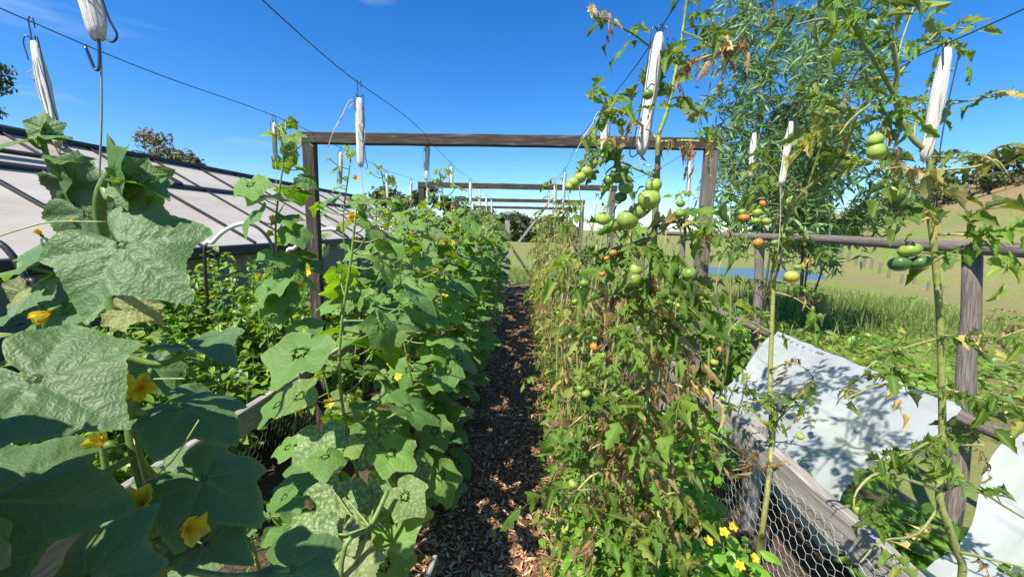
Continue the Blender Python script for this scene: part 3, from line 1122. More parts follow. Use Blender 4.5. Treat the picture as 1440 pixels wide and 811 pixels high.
bl(nodeA(760), 290, 765, .60, .080, (-.1, -.15, .95), (1, -.2, .05), tp=T3)
bl(nodeA(790), 410, 800, .62, .095, (.1, -.5, .8), (1, -.2, -.3), tp=T2)
bl(nodeA(470), 112, 455, .70, .055, (-.35, -.55, .7), (-.2, -.3, -.8), tp=T3)
bl(nodeA(540), 212, 520, .74, .060, (.5, -.6, .6), (.5, 0, -.7), tp=T0)
bl(nodeA(700), 185, 735, .74, .075, (.1, -.5, .8), (.5, -.2, -.8), tp=T2)
bl(nodeA(700), 255, 800, .74, .080, (.1, -.6, .8), (.5, -.2, -.8), tp=T0)
# crown of the vine: young folded bright leaves
bl(nodeA(262), 158, 258, .60, .066, (.97, .30, .2), (-.52, .05, .85), tp=cuc_leaf(3, 16, -.1, .9, .09, 4.1, 0, .012, 1.2), tint=.22, label='upright folded young leaf')
for a, b, s, n, d in ((188, 252, .030, (.3, -.5, .6), (.5, 0, .8)), (180, 262, .034, (-.2, -.7, .5), (.2, -.3, -.9)), (196, 262, .045, (.1, -.1, 1), (1, -.1, -.12)),
                      (196, 240, .024, (.6, -.6, .2), (.5, 0, .8)), (178, 250, .028, (.8, -.5, .1), (.1, -.2, .9)), (205, 246, .022, (.2, -.7, .5), (.7, 0, .5)), (186, 272, .030, (.0, -.8, .2), (.5, -.2, -.7))):
    bl(P(172, 240, .605), a, b, .60, s, n, d, tp=T3, tint=.16)
mbs.build('stem', M['stem'], vineA)
for a, b, y, n, r, v in ((163, 535, .56, (-.25, -1, .35), .028, 0), (198, 545, .58, (.4, -.8, .3), .020, 1), (150, 625, .58, (-1, -.25, .35), .024, 2), (120, 716, .60, (-.6, -.4, .7), .025, 1),
                         (201, 710, .56, (.2, -.5, .85), .026, 2), (262, 742, .55, (.9, -.35, .2), .026, 2), (148, 478, .63, (-.4, -.3, -.6), .022, 3), (72, 438, .70, (-.3, -.6, -.4), .024, 3),
                         (128, 572, .64, (-.5, -.7, .2), .02, 2), (110, 800, .50, (-.3, -.8, .3), .02, 2)):
    flower(vineA, P(a, b, y), n, r * 1.25, v)
for pts in (((150, 312, .60), (75, 312, .58), (30, 322, .56), (-10, 335, .55)), ((182, 540, .6), (215, 533, .57), (260, 532, .55)),
            ((185, 600, .6), (195, 650, .57), (205, 690, .58), (203, 720, .58)), ((200, 680, .6), (240, 650, .56), (280, 590, .58))):
    mb = MB()
    mb.tube(smooth_path([P(*p) for p in pts], 5), .0011, 5, col=(.35, .42, .14, 1))
    mb.build('tendril', M['stem'], vineA)
for a, b, y, n, d, s_ in ((178, 436, .62, (.1, -.8, .5), (1, 0, -.1), .045), (30, 408, .72, (0, -.8, .3), (-.7, 0, -.7), .035), (205, 442, .64, (.1, -.5, .7), (1, -.2, -.3), .03)):
    mb = MB()
    mb.place(T3, orient(n, d), s_, P(a, b, y), tint=.75, rnd=.6)
    mb.build('dry_leaf', M['cuc'], vineA)

cucumber(-.72, .25, 1.57, 44, 1, 'added cucumber vine, mostly outside the left edge, casting shadow on the big leaves', None, size=.115, spread=.16, zlow=1.1, nflow=0)  # added beyond the frame edge to cast shadow on the lower foreground leaves

# --- second near vine on the outer wire
YB = 1.10
vineB = empty('cucumber_vine', (*P(120, 420, YB)[:2], 0), 'cucumber vine tip under the leftmost twine bobbin, in front of the greenhouse', 'cucumber vine')
pb_ = [P(a, b, YB) for a, b in ((60, 185), (63, 210), (75, 250), (88, 290), (100, 330), (112, 380), (118, 430))]
pb_ = [np.append(pb_[-1][:2], 0)] + [pb_[-1] * [1, 1, .5]] + pb_[::-1]
mbs, mbl = MB(), MB()
sp = smooth_path(pb_, 4)
mbs.tube(sp, np.interp(np.arange(len(sp)), [0, len(sp)], [.010, .006]), 7, col=(.14, .23, .05, 1))
for a, b, a2, b2, s, n, d, ti in (
        (62, 210, 40, 195, .085, (-.1, -.35, .9), (-1, -.1, .12), .16), (60, 190, 62, 182, .05, (.5, -.8, .2), (-.1, 0, 1), .2), (61, 195, 72, 190, .05, (0, -.2, 1), (1, 0, .1), .2),
        (60, 188, 54, 188, .045, (-.6, -.7, .1), (-.3, 0, .9), .2), (70, 235, 78, 250, .085, (-.5, -.75, -.1), (.4, 0, -.9), .10), (80, 265, 100, 262, .12, (.1, -.75, -.35), (.5, .1, -.8), .02),
        (76, 245, 95, 222, .06, (.2, -.3, .9), (1, 0, .05), .08), (95, 315, 120, 300, .12, (.2, -.8, .1), (.6, 0, -.7), .02), (100, 330, 75, 350, .105, (-.1, -.5, .85), (-1, -.1, -.15), .05),
        (105, 350, 60, 395, .12, (-.2, -.55, .8), (-.9, -.2, -.4), .04), (110, 380, 40, 375, .08, (-.1, -.3, .9), (-1, 0, -.2), .14), (110, 385, 160, 400, .11, (.3, -.5, .8), (.8, 0, -.5), .03),
        (112, 410, 90, 440, .12, (0, -.6, .8), (-.4, -.2, -.8), .03), (115, 420, 20, 440, .10, (-.2, -.3, .9), (-1, 0, -.3), .1)):
    add_cuc_leaf(mbl, mbs, P(a, b, YB), P(a2, b2, YB - .04), n, d, s, 0, ti, prad=.005)
mbl.build('foliage', M['cuc_big'], vineB)
mbs.build('stem', M['stem'], vineB)
mb = MB()
fp = P(66, 342, YB - .08)
mb.tube([fp + [.03, 0, -.05], fp + [.02, 0, -.03], fp, fp + [-.008, 0, .012]], [.006, .012, .011, .006], 9, col=(.03, .07, .02, 1))
mb.build('cucumber', M['stem'], vineB)
flower(vineB, fp + [-.012, 0, .02], (-.3, -.4, .8), .018, 3)
flower(vineB, P(103, 312, YB - .05), (0, -.6, .8), .012, 3)

# --- cucurbit leaves crawling on the soil at the path's edge (front of the spotted vine)
vs = empty('cucumber_vine', (*P(470, 760, 1.15)[:2], 0), 'low sprawling cucumber vine with blotchy yellow-spotted leaves over the path soil', 'cucumber vine')
mbs, mbl = MB(), MB()
pp = [P(545, 690, 1.25), P(520, 740, 1.16), P(480, 790, 1.08)]
pp = [np.append(p[:2], max(p[2], .10)) for p in pp]
mbs.tube(smooth_path([np.array([*pp[2][:2], 0])] + pp[::-1], 5), .008, 7, col=(.16, .24, .06, 1))
for a, b, y, s, n, d, ti in ((520, 690, 1.30, .115, (.15, -.75, .6), (.4, -.2, -.9), .03), (570, 725, 1.45, .085, (.1, -.45, .85), (1, -.1, -.1), .22), (480, 745, 1.18, .10, (-.2, -.6, .75), (-.2, -.4, -.9), .30),
                             (440, 745, 1.15, .105, (0, -.6, .8), (.1, -.5, -.9), .06), (500, 790, 1.12, .095, (.1, -.5, .8), (.6, -.4, -.6), .38), (470, 690, 1.3, .11, (0, -.7, .7), (-.3, -.3, -.8), .05),
                             (580, 665, 1.55, .10, (.3, -.6, .7), (.7, -.2, -.7), .2), (535, 625, 1.45, .12, (.2, -.7, .7), (.3, -.3, -.9), .03), (450, 620, 1.3, .12, (.0, -.7, .7), (.2, -.3, -.9), .02)):
    add_cuc_leaf(mbl, mbs, pp[1], P(a, b, y), n, d, s, 0, ti, prad=.004)
mbl.build('foliage', M['cuc_spot'], vs)
mbs.build('stem', M['stem'], vs)
flower(vs, P(500, 560, 1.3), (.2, -1, .2), .02, 3)


# ------------------------------------------------------------------ tomato plants
def tom_branch(mbl, mbs, pts, r0, r1, nleaf, lod, Lr=(.14, .24), dry=0., hang=.5, col=YSTEM, start=.15):
    p = smooth_path(pts, 4)
    mbs.tube(p, np.linspace(r0, r1, len(p)), 6 if lod < 2 else 4, col=col)
    for k in range(nleaf):
        f = start + (1 - start) * (k + rs.rand() * .8) / max(nleaf, 1)
        i = min(len(p) - 2, int(f * (len(p) - 1)))
        a = p[i] + (p[i + 1] - p[i]) * rs.rand()
        az = rs.uniform(0, 2 * PI)
        out = nrm(np.array([math.cos(az), math.sin(az), rs.uniform(-.3, .5)]))
        isdry = rs.rand() < dry
        tp = (TOMD if isdry else TOM)[lod]
        n = nrm(np.array([0, 0, 1.0]) + rs.normal(0, .45, 3) + (np.array(SUN) * .3))
        if isdry:
            out = nrm(out + np.array([0, 0, -hang * 1.6]))
        tint = rs.uniform(.0, .26) if not isdry else rs.uniform(.5, .9)
        if not isdry and rs.rand() < .18:
            tint += .22
        mbl.place(tp[rs.randint(len(tp))], orient(n, out), rs.uniform(*Lr) * (.75 if isdry else 1), a, tint=tint, rnd=rs.rand())
    return p


def tomato_plant(x, y, top, nleaf, lod, label, group, dry=.35, nfruit=3, spread=.2, stems=2, fruitcols=None, lr=(.13, .22)):
    t = empty('tomato_plant', (x, y, 0), label, 'tomato plant', group)
    mbl, mbs = MB(), MB()
    allp = []
    for s in range(stems):
        ph = rs.uniform(0, 6)
        h = top * (1 if s == 0 else rs.uniform(.6, .9))
        zz = np.linspace(0, h, 9)
        pts = np.stack([x + .05 * np.sin(zz * 3 + ph) + (rs.uniform(-.1, .1) * zz if s else 0), y + .05 * np.cos(zz * 2.5 + ph) + (rs.uniform(-.15, .15) * zz if s else 0), zz], 1)
        p = smooth_path(pts, 2)
        mbs.tube(p, np.linspace(.010, .004, len(p)), 6 if lod < 2 else 4, col=YSTEM)
        for k in range(nleaf // stems):
            f = (k + rs.rand()) / (nleaf // stems)
            z = .12 + (h - .12) * f
            a = np.array([np.interp(z, zz, pts[:, i]) for i in range(3)])
            az = rs.uniform(0, 2 * PI)
            out = np.array([math.cos(az), math.sin(az), rs.uniform(-.2, .6)])
            a = a + np.array([out[0], out[1], 0]) * rs.uniform(0, spread) * (1 - .5 * f)
            pd = dry * (1.5 - 1.15 * f)
            isdry = rs.rand() < pd
            tp = (TOMD if isdry else TOM)[lod]
            if isdry:
                out = nrm(out + np.array([0, 0, -1.1]))
            n = nrm(np.array([0, 0, 1.0]) + rs.normal(0, .4, 3) + np.array(SUN) * .35)
            tint = rs.uniform(.5, .92) if isdry else rs.uniform(0, .26) + (.25 if rs.rand() < dry * .6 else 0)
            mbl.place(tp[rs.randint(len(tp))], orient(n, out), rs.uniform(*lr) * (.8 if isdry else 1), a, tint=tint, rnd=rs.rand())
        allp.append((zz, pts))
    for k in range(nfruit):
        zz, pts = allp[k % len(allp)]
        z = rs.uniform(.35, .85) * zz[-1]
        a = np.array([np.interp(z, zz, pts[:, i]) for i in range(3)])
        p = a + np.array([rs.uniform(-.09, .05), rs.uniform(-.10, -.03), -.05])
        c = (.17, .27, .045) if fruitcols is None else fruitcols[k % len(fruitcols)]
        tomato(t, p, rs.uniform(.016, .026), c, hang=a, mbt=mbs)
    mbl.build('foliage', M['tom'], t)
    mbs.build('stem', M['stem'], t)
    return t


GRN, LGRN, DGRN, ORG, YEL = (.18, .30, .045), (.26, .36, .06), (.075, .15, .04), (.50, .19, .04), (.42, .38, .05)
GR1 = 'half-dried tomato plants in the row along the path'
GR2 = 'tomato plants in the outer right row'
rin = [1.62, 1.98, 2.4, 2.85, 3.3, 3.75, 4.2, 4.7, 5.2, 5.7, 6.3, 6.9, 7.5, 8.2, 8.9, 9.6, 10.3]
for k, y in enumerate(rin):
    lod = 1 if y < 4 else 2
    top = [1.62, 1.98, 1.75, 1.8, 1.95, 1.9, 2.1, 2.15, 2.25][k] if k < 9 else rs.uniform(1.8, 2.0)
    tomato_plant(.37 + rs.uniform(-.04, .06), y, top, 45 if lod == 1 else 50, lod,
                 '%s half-dried tomato plant behind the one with the big green trusses, along the path' % ORD[k], GR1,
                 dry=.58 if y < 3 else .68, nfruit=5 if y < 3 else (3 if y < 6 else 0), fruitcols=[GRN, LGRN, ORG] if k in (0, 1) else [GRN, LGRN, YEL], spread=.20, stems=3,
                 lr=(.12, .2))
rout = [2.36, 2.75, 3.15, 3.6, 4.1, 4.7, 5.4, 6.2, 7.0, 7.9]
for k, y in enumerate(rout):
    lod = 1 if y < 4 else 2
    tomato_plant(1.11 + rs.uniform(-.05, .05), y, [1.72, 1.85, 1.6, 1.6, 1.7][k] if k < 5 else rs.uniform(1.5, 1.75), 22, lod,
                 '%s tomato plant beyond the one bearing orange fruit, along the right bed fence' % ORD[k], GR2,
                 dry=.38, nfruit=4 if k < 3 else 1, fruitcols=[LGRN, ORG, GRN, YEL], spread=.16, stems=2, lr=(.12, .19))

# --- the tomato plant hung from the middle bobbin, with heavy green trusses
Y1 = 1.12
t1 = empty('tomato_plant', (*P(902, 790, Y1)[:2], 0), 'tall tomato plant beside the path with heavy trusses of green tomatoes', 'tomato plant')
mbl, mbs = MB(), MB()
st1 = [np.append(P(902, 790, Y1)[:2], 0)] + [P(a, b, c) for a, b, c in ((902, 780, 1.12), (905, 700, 1.12), (910, 620, 1.10), (914, 560, 1.10), (918, 480, 1.12), (917, 400, 1.13), (920, 330, 1.13), (924, 250, 1.12), (926, 190, 1.12))]
sp = smooth_path(st1, 4)
mbs.tube(sp, np.interp(np.arange(len(sp)), [0, 14, 20, len(sp)], [.014, .0135, .0105, .0065]), 9, col=(.19, .215, .06, 1))


def S1(py):
    return P(np.interp(py, [190, 250, 330, 400, 480, 560, 620, 700, 780], [926, 924, 920, 917, 918, 914, 910, 905, 902]), py, 1.12)


def bpx(*pts):
    return [P(*p) for p in pts]


# upper growth, trained past the bobbin
tom_branch(mbl, mbs, bpx((926, 190, 1.13), (940, 150, 1.18), (952, 90, 1.24), (960, 45, 1.28), (966, 0, 1.28), (970, -40, 1.26)), .006, .004, 8, 0, (.09, .15), dry=.1, col=GREENSTEM)
tom_branch(mbl, mbs, bpx((955, 70, 1.24), (925, 72, 1.22), (890, 48, 1.16), (850, 28, 1.1), (832, 24, 1.08)), .0035, .002, 6, 0, (.06, .10), dry=.1, col=(.12, .16, .05, 1), start=.4)
tom_branch(mbl, mbs, bpx((960, 45, 1.28), (985, 55, 1.05), (1010, 72, 1.02), (1035, 70, 1.0)), .0035, .002, 6, 0, (.07, .12), dry=.35, col=(.14, .18, .05, 1), start=.3)
tom_branch(mbl, mbs, bpx((950, 108, 1.22), (965, 92, 1.08), (1000, 78, 1.03), (1050, 60, .98)), .004, .003, 6, 0, (.06, .11), dry=.6)
tom_branch(mbl, mbs, bpx((928, 200, 1.12), (960, 198, 1.10), (1005, 200, 1.05)), .004, .003, 6, 0, (.07, .11), dry=.7)
tom_branch(mbl, mbs, bpx((926, 198, 1.13), (905, 178, 1.14), (880, 160, 1.03), (858, 150, 1.02), (850, 135, 1.0)), .004, .002, 8, 0, (.07, .11), dry=.1)
tom_branch(mbl, mbs, bpx((924, 250, 1.12), (890, 235, 1.12), (850, 215, 1.12), (830, 195, 1.12)), .004, .002, 6, 0, (.08, .13), dry=.12)
tom_branch(mbl, mbs, bpx((921, 320, 1.12), (950, 312, 1.08), (985, 320, 1.04), (1005, 335, 1.0)), .004, .002, 7, 0, (.09, .15), dry=.2, col=(.10, .13, .05, 1))
tom_branch(mbl, mbs, bpx((920, 330, 1.13), (870, 350, 1.16), (830, 360, 1.16), (800, 355, 1.15)), .004, .002, 7, 0, (.10, .16), dry=.1, col=(.12, .17, .05, 1))
tom_branch(mbl, mbs, bpx((918, 370, 1.12), (900, 350, 1.0), (885, 345, .95)), .004, .002, 4, 0, (.10, .15), dry=.0)
tom_branch(mbl, mbs, bpx((918, 400, 1.12), (960, 420, 1.10), (1000, 425, 1.05)), .004, .002, 8, 0, (.10, .16), dry=.3)
tom_branch(mbl, mbs, bpx((917, 450, 1.12), (870, 460, 1.06), (830, 480, 1.02)), .004, .002, 9, 0, (.10, .16), dry=.3)
tom_branch(mbl, mbs, bpx((916, 500, 1.12), (950, 490, 1.06), (990, 500, 1.02)), .004, .002, 9, 0, (.09, .15), dry=.5)
tom_branch(mbl, mbs, bpx((914, 540, 1.1), (880, 560, 1.05), (840, 570, 1.02), (800, 600, 1.0)), .004, .002, 11, 0, (.09, .15), dry=.55)
tom_branch(mbl, mbs, bpx((912, 570, 1.1), (950, 590, 1.06), (1000, 610, 1.03), (1040, 640, 1.0)), .004, .002, 9, 0, (.09, .14), dry=.85)
tom_branch(mbl, mbs, bpx((908, 660, 1.1), (870, 660, 1.03), (830, 670, 1.0), (790, 720, .98)), .005, .003, 13, 0, (.09, .15), dry=.55)
tom_branch(mbl, mbs, bpx((905, 700, 1.1), (880, 720, 1.02), (850, 750, .98), (800, 790, .95)), .005, .003, 13, 0, (.09, .15), dry=.5)
tom_branch(mbl, mbs, bpx((905, 700, 1.1), (925, 720, 1.02), (930, 760, .98), (925, 800, .95)), .005, .003, 9, 0, (.08, .14), dry=.4)
tom_branch(mbl, mbs, bpx((904, 740, 1.1), (870, 780, 1.02), (840, 811, .98)), .005, .003, 9, 0, (.09, .14), dry=.6)
for pts in (((905, 720, 1.1), (850, 690, 1.0), (800, 690, .98)), ((904, 760, 1.1), (860, 740, .98), (815, 760, .95)), ((904, 740, 1.1), (930, 700, 1.0), (960, 690, 1.0)),
            ((908, 640, 1.1), (860, 620, 1.02), (815, 640, 1.0)), ((910, 600, 1.1), (870, 590, 1.04), (825, 600, 1.0)), ((904, 780, 1.1), (900, 790, .98), (870, 800, .92)), ((914, 540, 1.1), (950, 540, 1.03), (985, 560, 1.0))):
    tom_branch(mbl, mbs, bpx(*pts), .004, .002, 7, 0, (.10, .16), dry=.62)
for k in range(34):        # leaves straight off the main stem
    py = rs.uniform(340, 780)
    dry = rs.rand() < np.interp(py, [250, 450, 780], [.1, .4, .75])
    az = rs.uniform(0, 2 * PI)
    out = nrm(np.array([math.cos(az), math.sin(az), -1.0 if dry else .2]))
    tp = (TOMD if dry else TOM)[0]
    mbl.place(tp[rs.randint(len(tp))], orient(nrm(np.array([0, 0, 1.]) + rs.normal(0, .4, 3) + SUN * .3), out), rs.uniform(.09, .16), S1(py),
              tint=rs.uniform(.5, .9) if dry else rs.uniform(0, .22), rnd=rs.rand())
for a, b, r, y, c, hx, hy in ((833, 231, 7, 1.02, LGRN, 848, 222), (825, 242, 8, 1.02, LGRN, 840, 228), (816, 250, 8, 1.02, LGRN, 835, 232), (807, 257, 8, 1.02, LGRN, 828, 238), (801, 262, 6, 1.02, LGRN, 822, 240),
                              (856, 253, 7.5, 1.06, GRN, 872, 240), (868, 251, 7, 1.07, GRN, 878, 240), (880, 263, 10, 1.06, GRN, 890, 246), (873, 277, 8, 1.08, DGRN, 890, 255), (919, 261, 11, 1.06, LGRN, 922, 240),
                              (913, 280, 14, 1.04, LGRN, 920, 252), (896, 297, 12, 1.06, LGRN, 905, 262), (882, 309, 14, 1.03, LGRN, 893, 270), (848, 307, 10, 1.03, LGRN, 868, 285), (863, 316, 9, 1.07, GRN, 873, 285),
                              (874, 172, 6, 1.02, GRN, 885, 160), (911, 133, 7, 1.03, GRN, 920, 120), (956, 300, 6.5, 1.06, GRN, 950, 285), (957, 286, 5.5, 1.06, GRN, 950, 275), (894, 379, 8.5, 1.05, LGRN, 905, 360),
                              (891, 392, 10, 1.05, LGRN, 905, 362), (944, 379, 10, 1.05, DGRN, 935, 355), (957, 392, 10, 1.06, DGRN, 940, 358), (969, 384, 9.5, 1.03, GRN, 945, 360), (953, 409, 7.5, 1.05, DGRN, 940, 380),
                              (862, 355, 5.5, 1.04, ORG, 870, 345), (853, 363, 3.8, 1.04, ORG, 866, 350), (847, 385, 4.6, 1.04, ORG, 855, 370), (827, 478, 7, 1.02, LGRN, 838, 460), (836, 475, 6, 1.04, LGRN, 842, 460),
                              (824, 553, 6.5, 1.0, LGRN, 832, 538), (816, 545, 5.5, 1.02, GRN, 828, 535), (925, 705, 5, .98, GRN, 918, 695), (940, 705, 5.5, .98, DGRN, 920, 692)):
    tomato(t1, P(a, b, y), r / 580 * y * 1.08, c, rs.uniform(.9, 1.05), hang=P(hx, hy, y + .02), mbt=mbs, label='small orange ripening tomato' if c is ORG else None)
mbl.build('foliage', M['tom'], t1)
mbs.build('stem', M['stem'], t1)

# --- the big tomato plant at the right edge
Y2 = 1.20
t2 = empty('tomato_plant', (*P(1352, 830, Y2)[:2], 0), 'tall leggy tomato plant under the right bobbin, in front of the log fence', 'tomato plant')
mbl, mbs = MB(), MB()
st2 = [np.append(P(1352, 830, Y2)[:2], 0)] + bpx((1352, 820, 1.2), (1345, 775, 1.19), (1334, 740, 1.18), (1321, 700, 1.18), (1325, 640, 1.2), (1325, 590, 1.2), (1323, 480, 1.2), (1318, 400, 1.2), (1310, 320, 1.2), (1303, 275, 1.2), (1308, 245, 1.2), (1303, 215, 1.2),
                                                 (1283, 195, 1.2), (1267, 165, 1.2), (1258, 135, 1.2), (1262, 100, 1.18), (1255, 60, 1.16))
sp = smooth_path(st2, 4)
mbs.tube(sp, np.interp(np.arange(len(sp)), [0, 30, len(sp)], [.011, .0085, .005]), 9, col=(.27, .30, .085, 1))
A = lambda nl, lr, dr, *pts, **k: tom_branch(mbl, mbs, bpx(*pts), k.pop('r', .004), .002, max(3, int(nl * .48)), 0, (lr[0] * 1.12, lr[1] * 1.12), dry=dr, **k)
A(9, (.07, .12), .0, (1267, 150, 1.2), (1235, 95, 1.15), (1205, 45, 1.12), (1180, 5, 1.1), (1160, -30, 1.08), r=.006, col=GREENSTEM, start=.35)
A(5, (.06, .09), .0, (1180, 27, 1.12), (1150, 28, 1.1), (1120, 35, 1.08))
A(7, (.07, .11), .0, (1208, 52, 1.12), (1225, 20, 1.1), (1245, -10, 1.08), col=GREENSTEM)
A(8, (.07, .11), .0, (1258, 135, 1.22), (1265, 70, 1.28), (1285, 10, 1.30), (1295, -20, 1.3), col=GREENSTEM)
A(9, (.08, .13), .05, (1258, 110, 1.22), (1300, 65, 1.30), (1325, 42, 1.34), (1360, 40, 1.34))
A(10, (.08, .13), .05, (1267, 163, 1.22), (1320, 150, 1.34), (1390, 137, 1.36), (1450, 130, 1.34))
A(7, (.08, .13), .05, (1305, 220, 1.2), (1350, 222, 1.26), (1385, 220, 1.14), (1410, 240, 1.12))
A(7, (.09, .14), .05, (1308, 240, 1.2), (1370, 235, 1.16), (1400, 225, 1.13), (1420, 250, 1.12))
A(7, (.08, .13), .1, (1262, 130, 1.2), (1235, 140, 1.16), (1200, 165, 1.14), (1180, 190, 1.12))
A(8, (.08, .12), .1, (1268, 160, 1.2), (1240, 170, 1.15), (1225, 200, 1.13))
A(7, (.07, .11), .05, (1285, 198, 1.22), (1290, 160, 1.30), (1310, 120, 1.36), (1345, 95, 1.38))
A(8, (.08, .13), .05, (1303, 275, 1.2), (1275, 262, 1.15), (1250, 250, 1.12), (1235, 235, 1.1))
A(6, (.08, .12), .1, (1310, 300, 1.2), (1290, 300, 1.14), (1270, 310, 1.12))
A(11, (.09, .14), .1, (1312, 330, 1.2), (1350, 330, 1.15), (1385, 340, 1.12), (1410, 375, 1.1))
A(6, (.08, .12), .1, (1323, 470, 1.2), (1380, 480, 1.16), (1450, 460, 1.12))
A(6, (.07, .11), .15, (1323, 475, 1.2), (1285, 485, 1.15), (1245, 500, 1.12), (1215, 520, 1.1))
A(8, (.08, .13), .2, (1325, 545, 1.2), (1380, 560, 1.15), (1450, 575, 1.1))
A(9, (.08, .13), .2, (1325, 560, 1.2), (1285, 545, 1.15), (1240, 540, 1.12), (1190, 560, 1.1))
A(11, (.09, .15), .1, (1324, 620, 1.2), (1345, 625, 1.15), (1385, 625, 1.1))
A(8, (.09, .14), .1, (1324, 610, 1.2), (1290, 630, 1.12), (1265, 640, 1.08))
A(9, (.08, .13), .25, (1323, 690, 1.18), (1280, 675, 1.14), (1235, 665, 1.1), (1205, 690, 1.08), (1200, 720, 1.06), r=.006)
A(9, (.08, .13), .25, (1325, 690, 1.18), (1360, 680, 1.14), (1410, 710, 1.1), (1460, 740, 1.06), r=.005, col=(.13, .14, .05, 1))
A(8, (.08, .13), .15, (1345, 775, 1.19), (1390, 785, 1.12), (1450, 800, 1.05), r=.006)
A(8, (.08, .12), .4, (1325, 705, 1.18), (1290, 750, 1.1), (1240, 760, 1.05), (1210, 790, 1.0), r=.004)
for a, b, r, y, c, e, hx, hy in ((1231, 197, 8.5, 1.12, LGRN, 1.15, 1245, 185), (1232, 213, 10, 1.12, LGRN, 1.1, 1248, 195), (1257, 271, 11, 1.12, LGRN, 1.2, 1280, 262), (1262, 284, 9.5, 1.13, DGRN, 1.1, 1282, 268), (1279, 352, 13, 1.12, LGRN, .8, 1282, 330),
                                 (1265, 371, 12.5, 1.13, DGRN, .8, 1279, 340), (1292, 369, 12.5, 1.12, DGRN, .8, 1282, 340), (1210, 719, 10, 1.05, LGRN, .8, 1204, 700), (1309, 250, 8, 1.16, GRN, 1, 1308, 240), (1256, 190, 7, 1.16, DGRN, 1, 1266, 180)):
    tomato(t2, P(a, b, y), r / 580 * y * 1.08, c, e, hang=P(hx, hy, y + .02), mbt=mbs, axis_=(.9, -.1, .4) if b < 290 else None)
mbl.build('foliage', M['tom'], t2)
mbs.build('stem', M['stem'], t2)

# --- tomato plant with orange fruit between the two
Y3 = 2.03
t3 = empty('tomato_plant', (*P(1075, 700, Y3)[:2], 0), 'tomato plant bearing a few orange fruit, left of the white net', 'tomato plant')
mbl, mbs = MB(), MB()
st3 = [np.append(P(1075, 700, 1.75)[:2], 0)] + bpx((1078, 700, 1.75), (1085, 620, 1.85), (1083, 540, 1.95), (1085, 470, 2.0), (1088, 400, 2.03), (1092, 350, 2.03), (1110, 300, 2.0), (1135, 265, 1.9), (1170, 240, 1.8), (1190, 205, 1.7), (1205, 160, 1.6))
sp = smooth_path(st3, 4)
mbs.tube(sp, np.linspace(.0125, .006, len(sp)), 7, col=(.27, .29, .09, 1))
B3 = lambda nl, lr, dr, *pts, **k: tom_branch(mbl, mbs, bpx(*pts), k.pop('r', .005), .002, max(3, int(nl * .55)), 0, (lr[0] * .95, lr[1] * .95), dry=dr, **k)
B3(12, (.11, .18), .1, (1110, 300, 2.0), (1100, 260, 1.95), (1080, 230, 1.95), (1060, 215, 1.9))
B3(12, (.11, .18), .1, (1135, 265, 1.9), (1150, 220, 1.85), (1165, 175, 1.8), (1190, 130, 1.75))
B3(12, (.10, .17), .1, (1170, 240, 1.8), (1200, 230, 1.7), (1225, 225, 1.65), (1240, 250, 1.6))
B3(12, (.10, .17), .1, (1190, 205, 1.7), (1175, 160, 1.65), (1195, 120, 1.6), (1210, 90, 1.55))
B3(10, (.10, .17), .1, (1105, 305, 2.0), (1060, 300, 1.98), (1030, 320, 1.95), (1010, 330, 1.95))
B3(10, (.10, .17), .15, (1092, 350, 2.03), (1060, 345, 2.0), (1030, 360, 1.95))
B3(10, (.10, .16), .1, (1092, 345, 2.03), (1125, 330, 1.95), (1150, 350, 1.9), (1145, 380, 1.88))
B3(9, (.10, .16), .3, (1088, 410, 2.03), (1120, 420, 1.95), (1145, 440, 1.9))
B3(9, (.10, .15), .5, (1085, 470, 2.0), (1050, 450, 1.95), (1030, 460, 1.9), (1010, 500, 1.85))
B3(10, (.10, .15), .4, (1083, 520, 1.95), (1110, 510, 1.85), (1135, 520, 1.8), (1150, 545, 1.75))
B3(12, (.10, .15), .8, (1083, 560, 1.92), (1040, 570, 1.85), (1000, 590, 1.8))
B3(9, (.10, .15), .7, (1085, 600, 1.9), (1115, 570, 1.8), (1135, 580, 1.75))
B3(8, (.09, .14), .6, (1080, 660, 1.8), (1110, 650, 1.72), (1125, 680, 1.68))
for a, b, r, y, c, hx, hy in ((1105, 284, 6, 1.9, LGRN, 1110, 270), (1112, 281, 6.5, 1.92, GRN, 1115, 268), (1046, 306, 6.5, 1.9, ORG, 1050, 292), (1044, 298, 5, 1.92, GRN, 1052, 288), (1065, 299, 5.5, 1.9, LGRN, 1062, 288), (1063, 311, 6.5, 1.9, GRN, 1064, 292),
                              (1078, 311, 5.5, 1.9, LGRN, 1070, 292), (1074, 286, 5, 1.9, ORG, 1075, 275), (1066, 341, 6.5, 1.9, ORG, 1070, 325), (1090, 341, 5.5, 1.9, GRN, 1088, 325), (1108, 332, 7, 1.9, LGRN, 1105, 315), (1028, 345, 4.5, 1.9, GRN, 1035, 330), (1113, 389, 9, 1.85, YEL, 1118, 370),
                              (1122, 375, 6, 1.9, GRN, 1120, 360), (1125, 613, 5, 1.7, LGRN, 1122, 600), (1108, 322, 5, 1.95, GRN, 1105, 310)):
    tomato(t3, P(a, b, y), r / 580 * y * 1.05, c, rs.uniform(.85, 1.1), hang=P(hx, hy, y + .02), mbt=mbs, label='orange ripening tomato' if c is ORG else ('yellowing tomato' if c is YEL else None))
mbl.build('foliage', M['tom'], t3)
mbs.build('stem', M['stem'], t3)

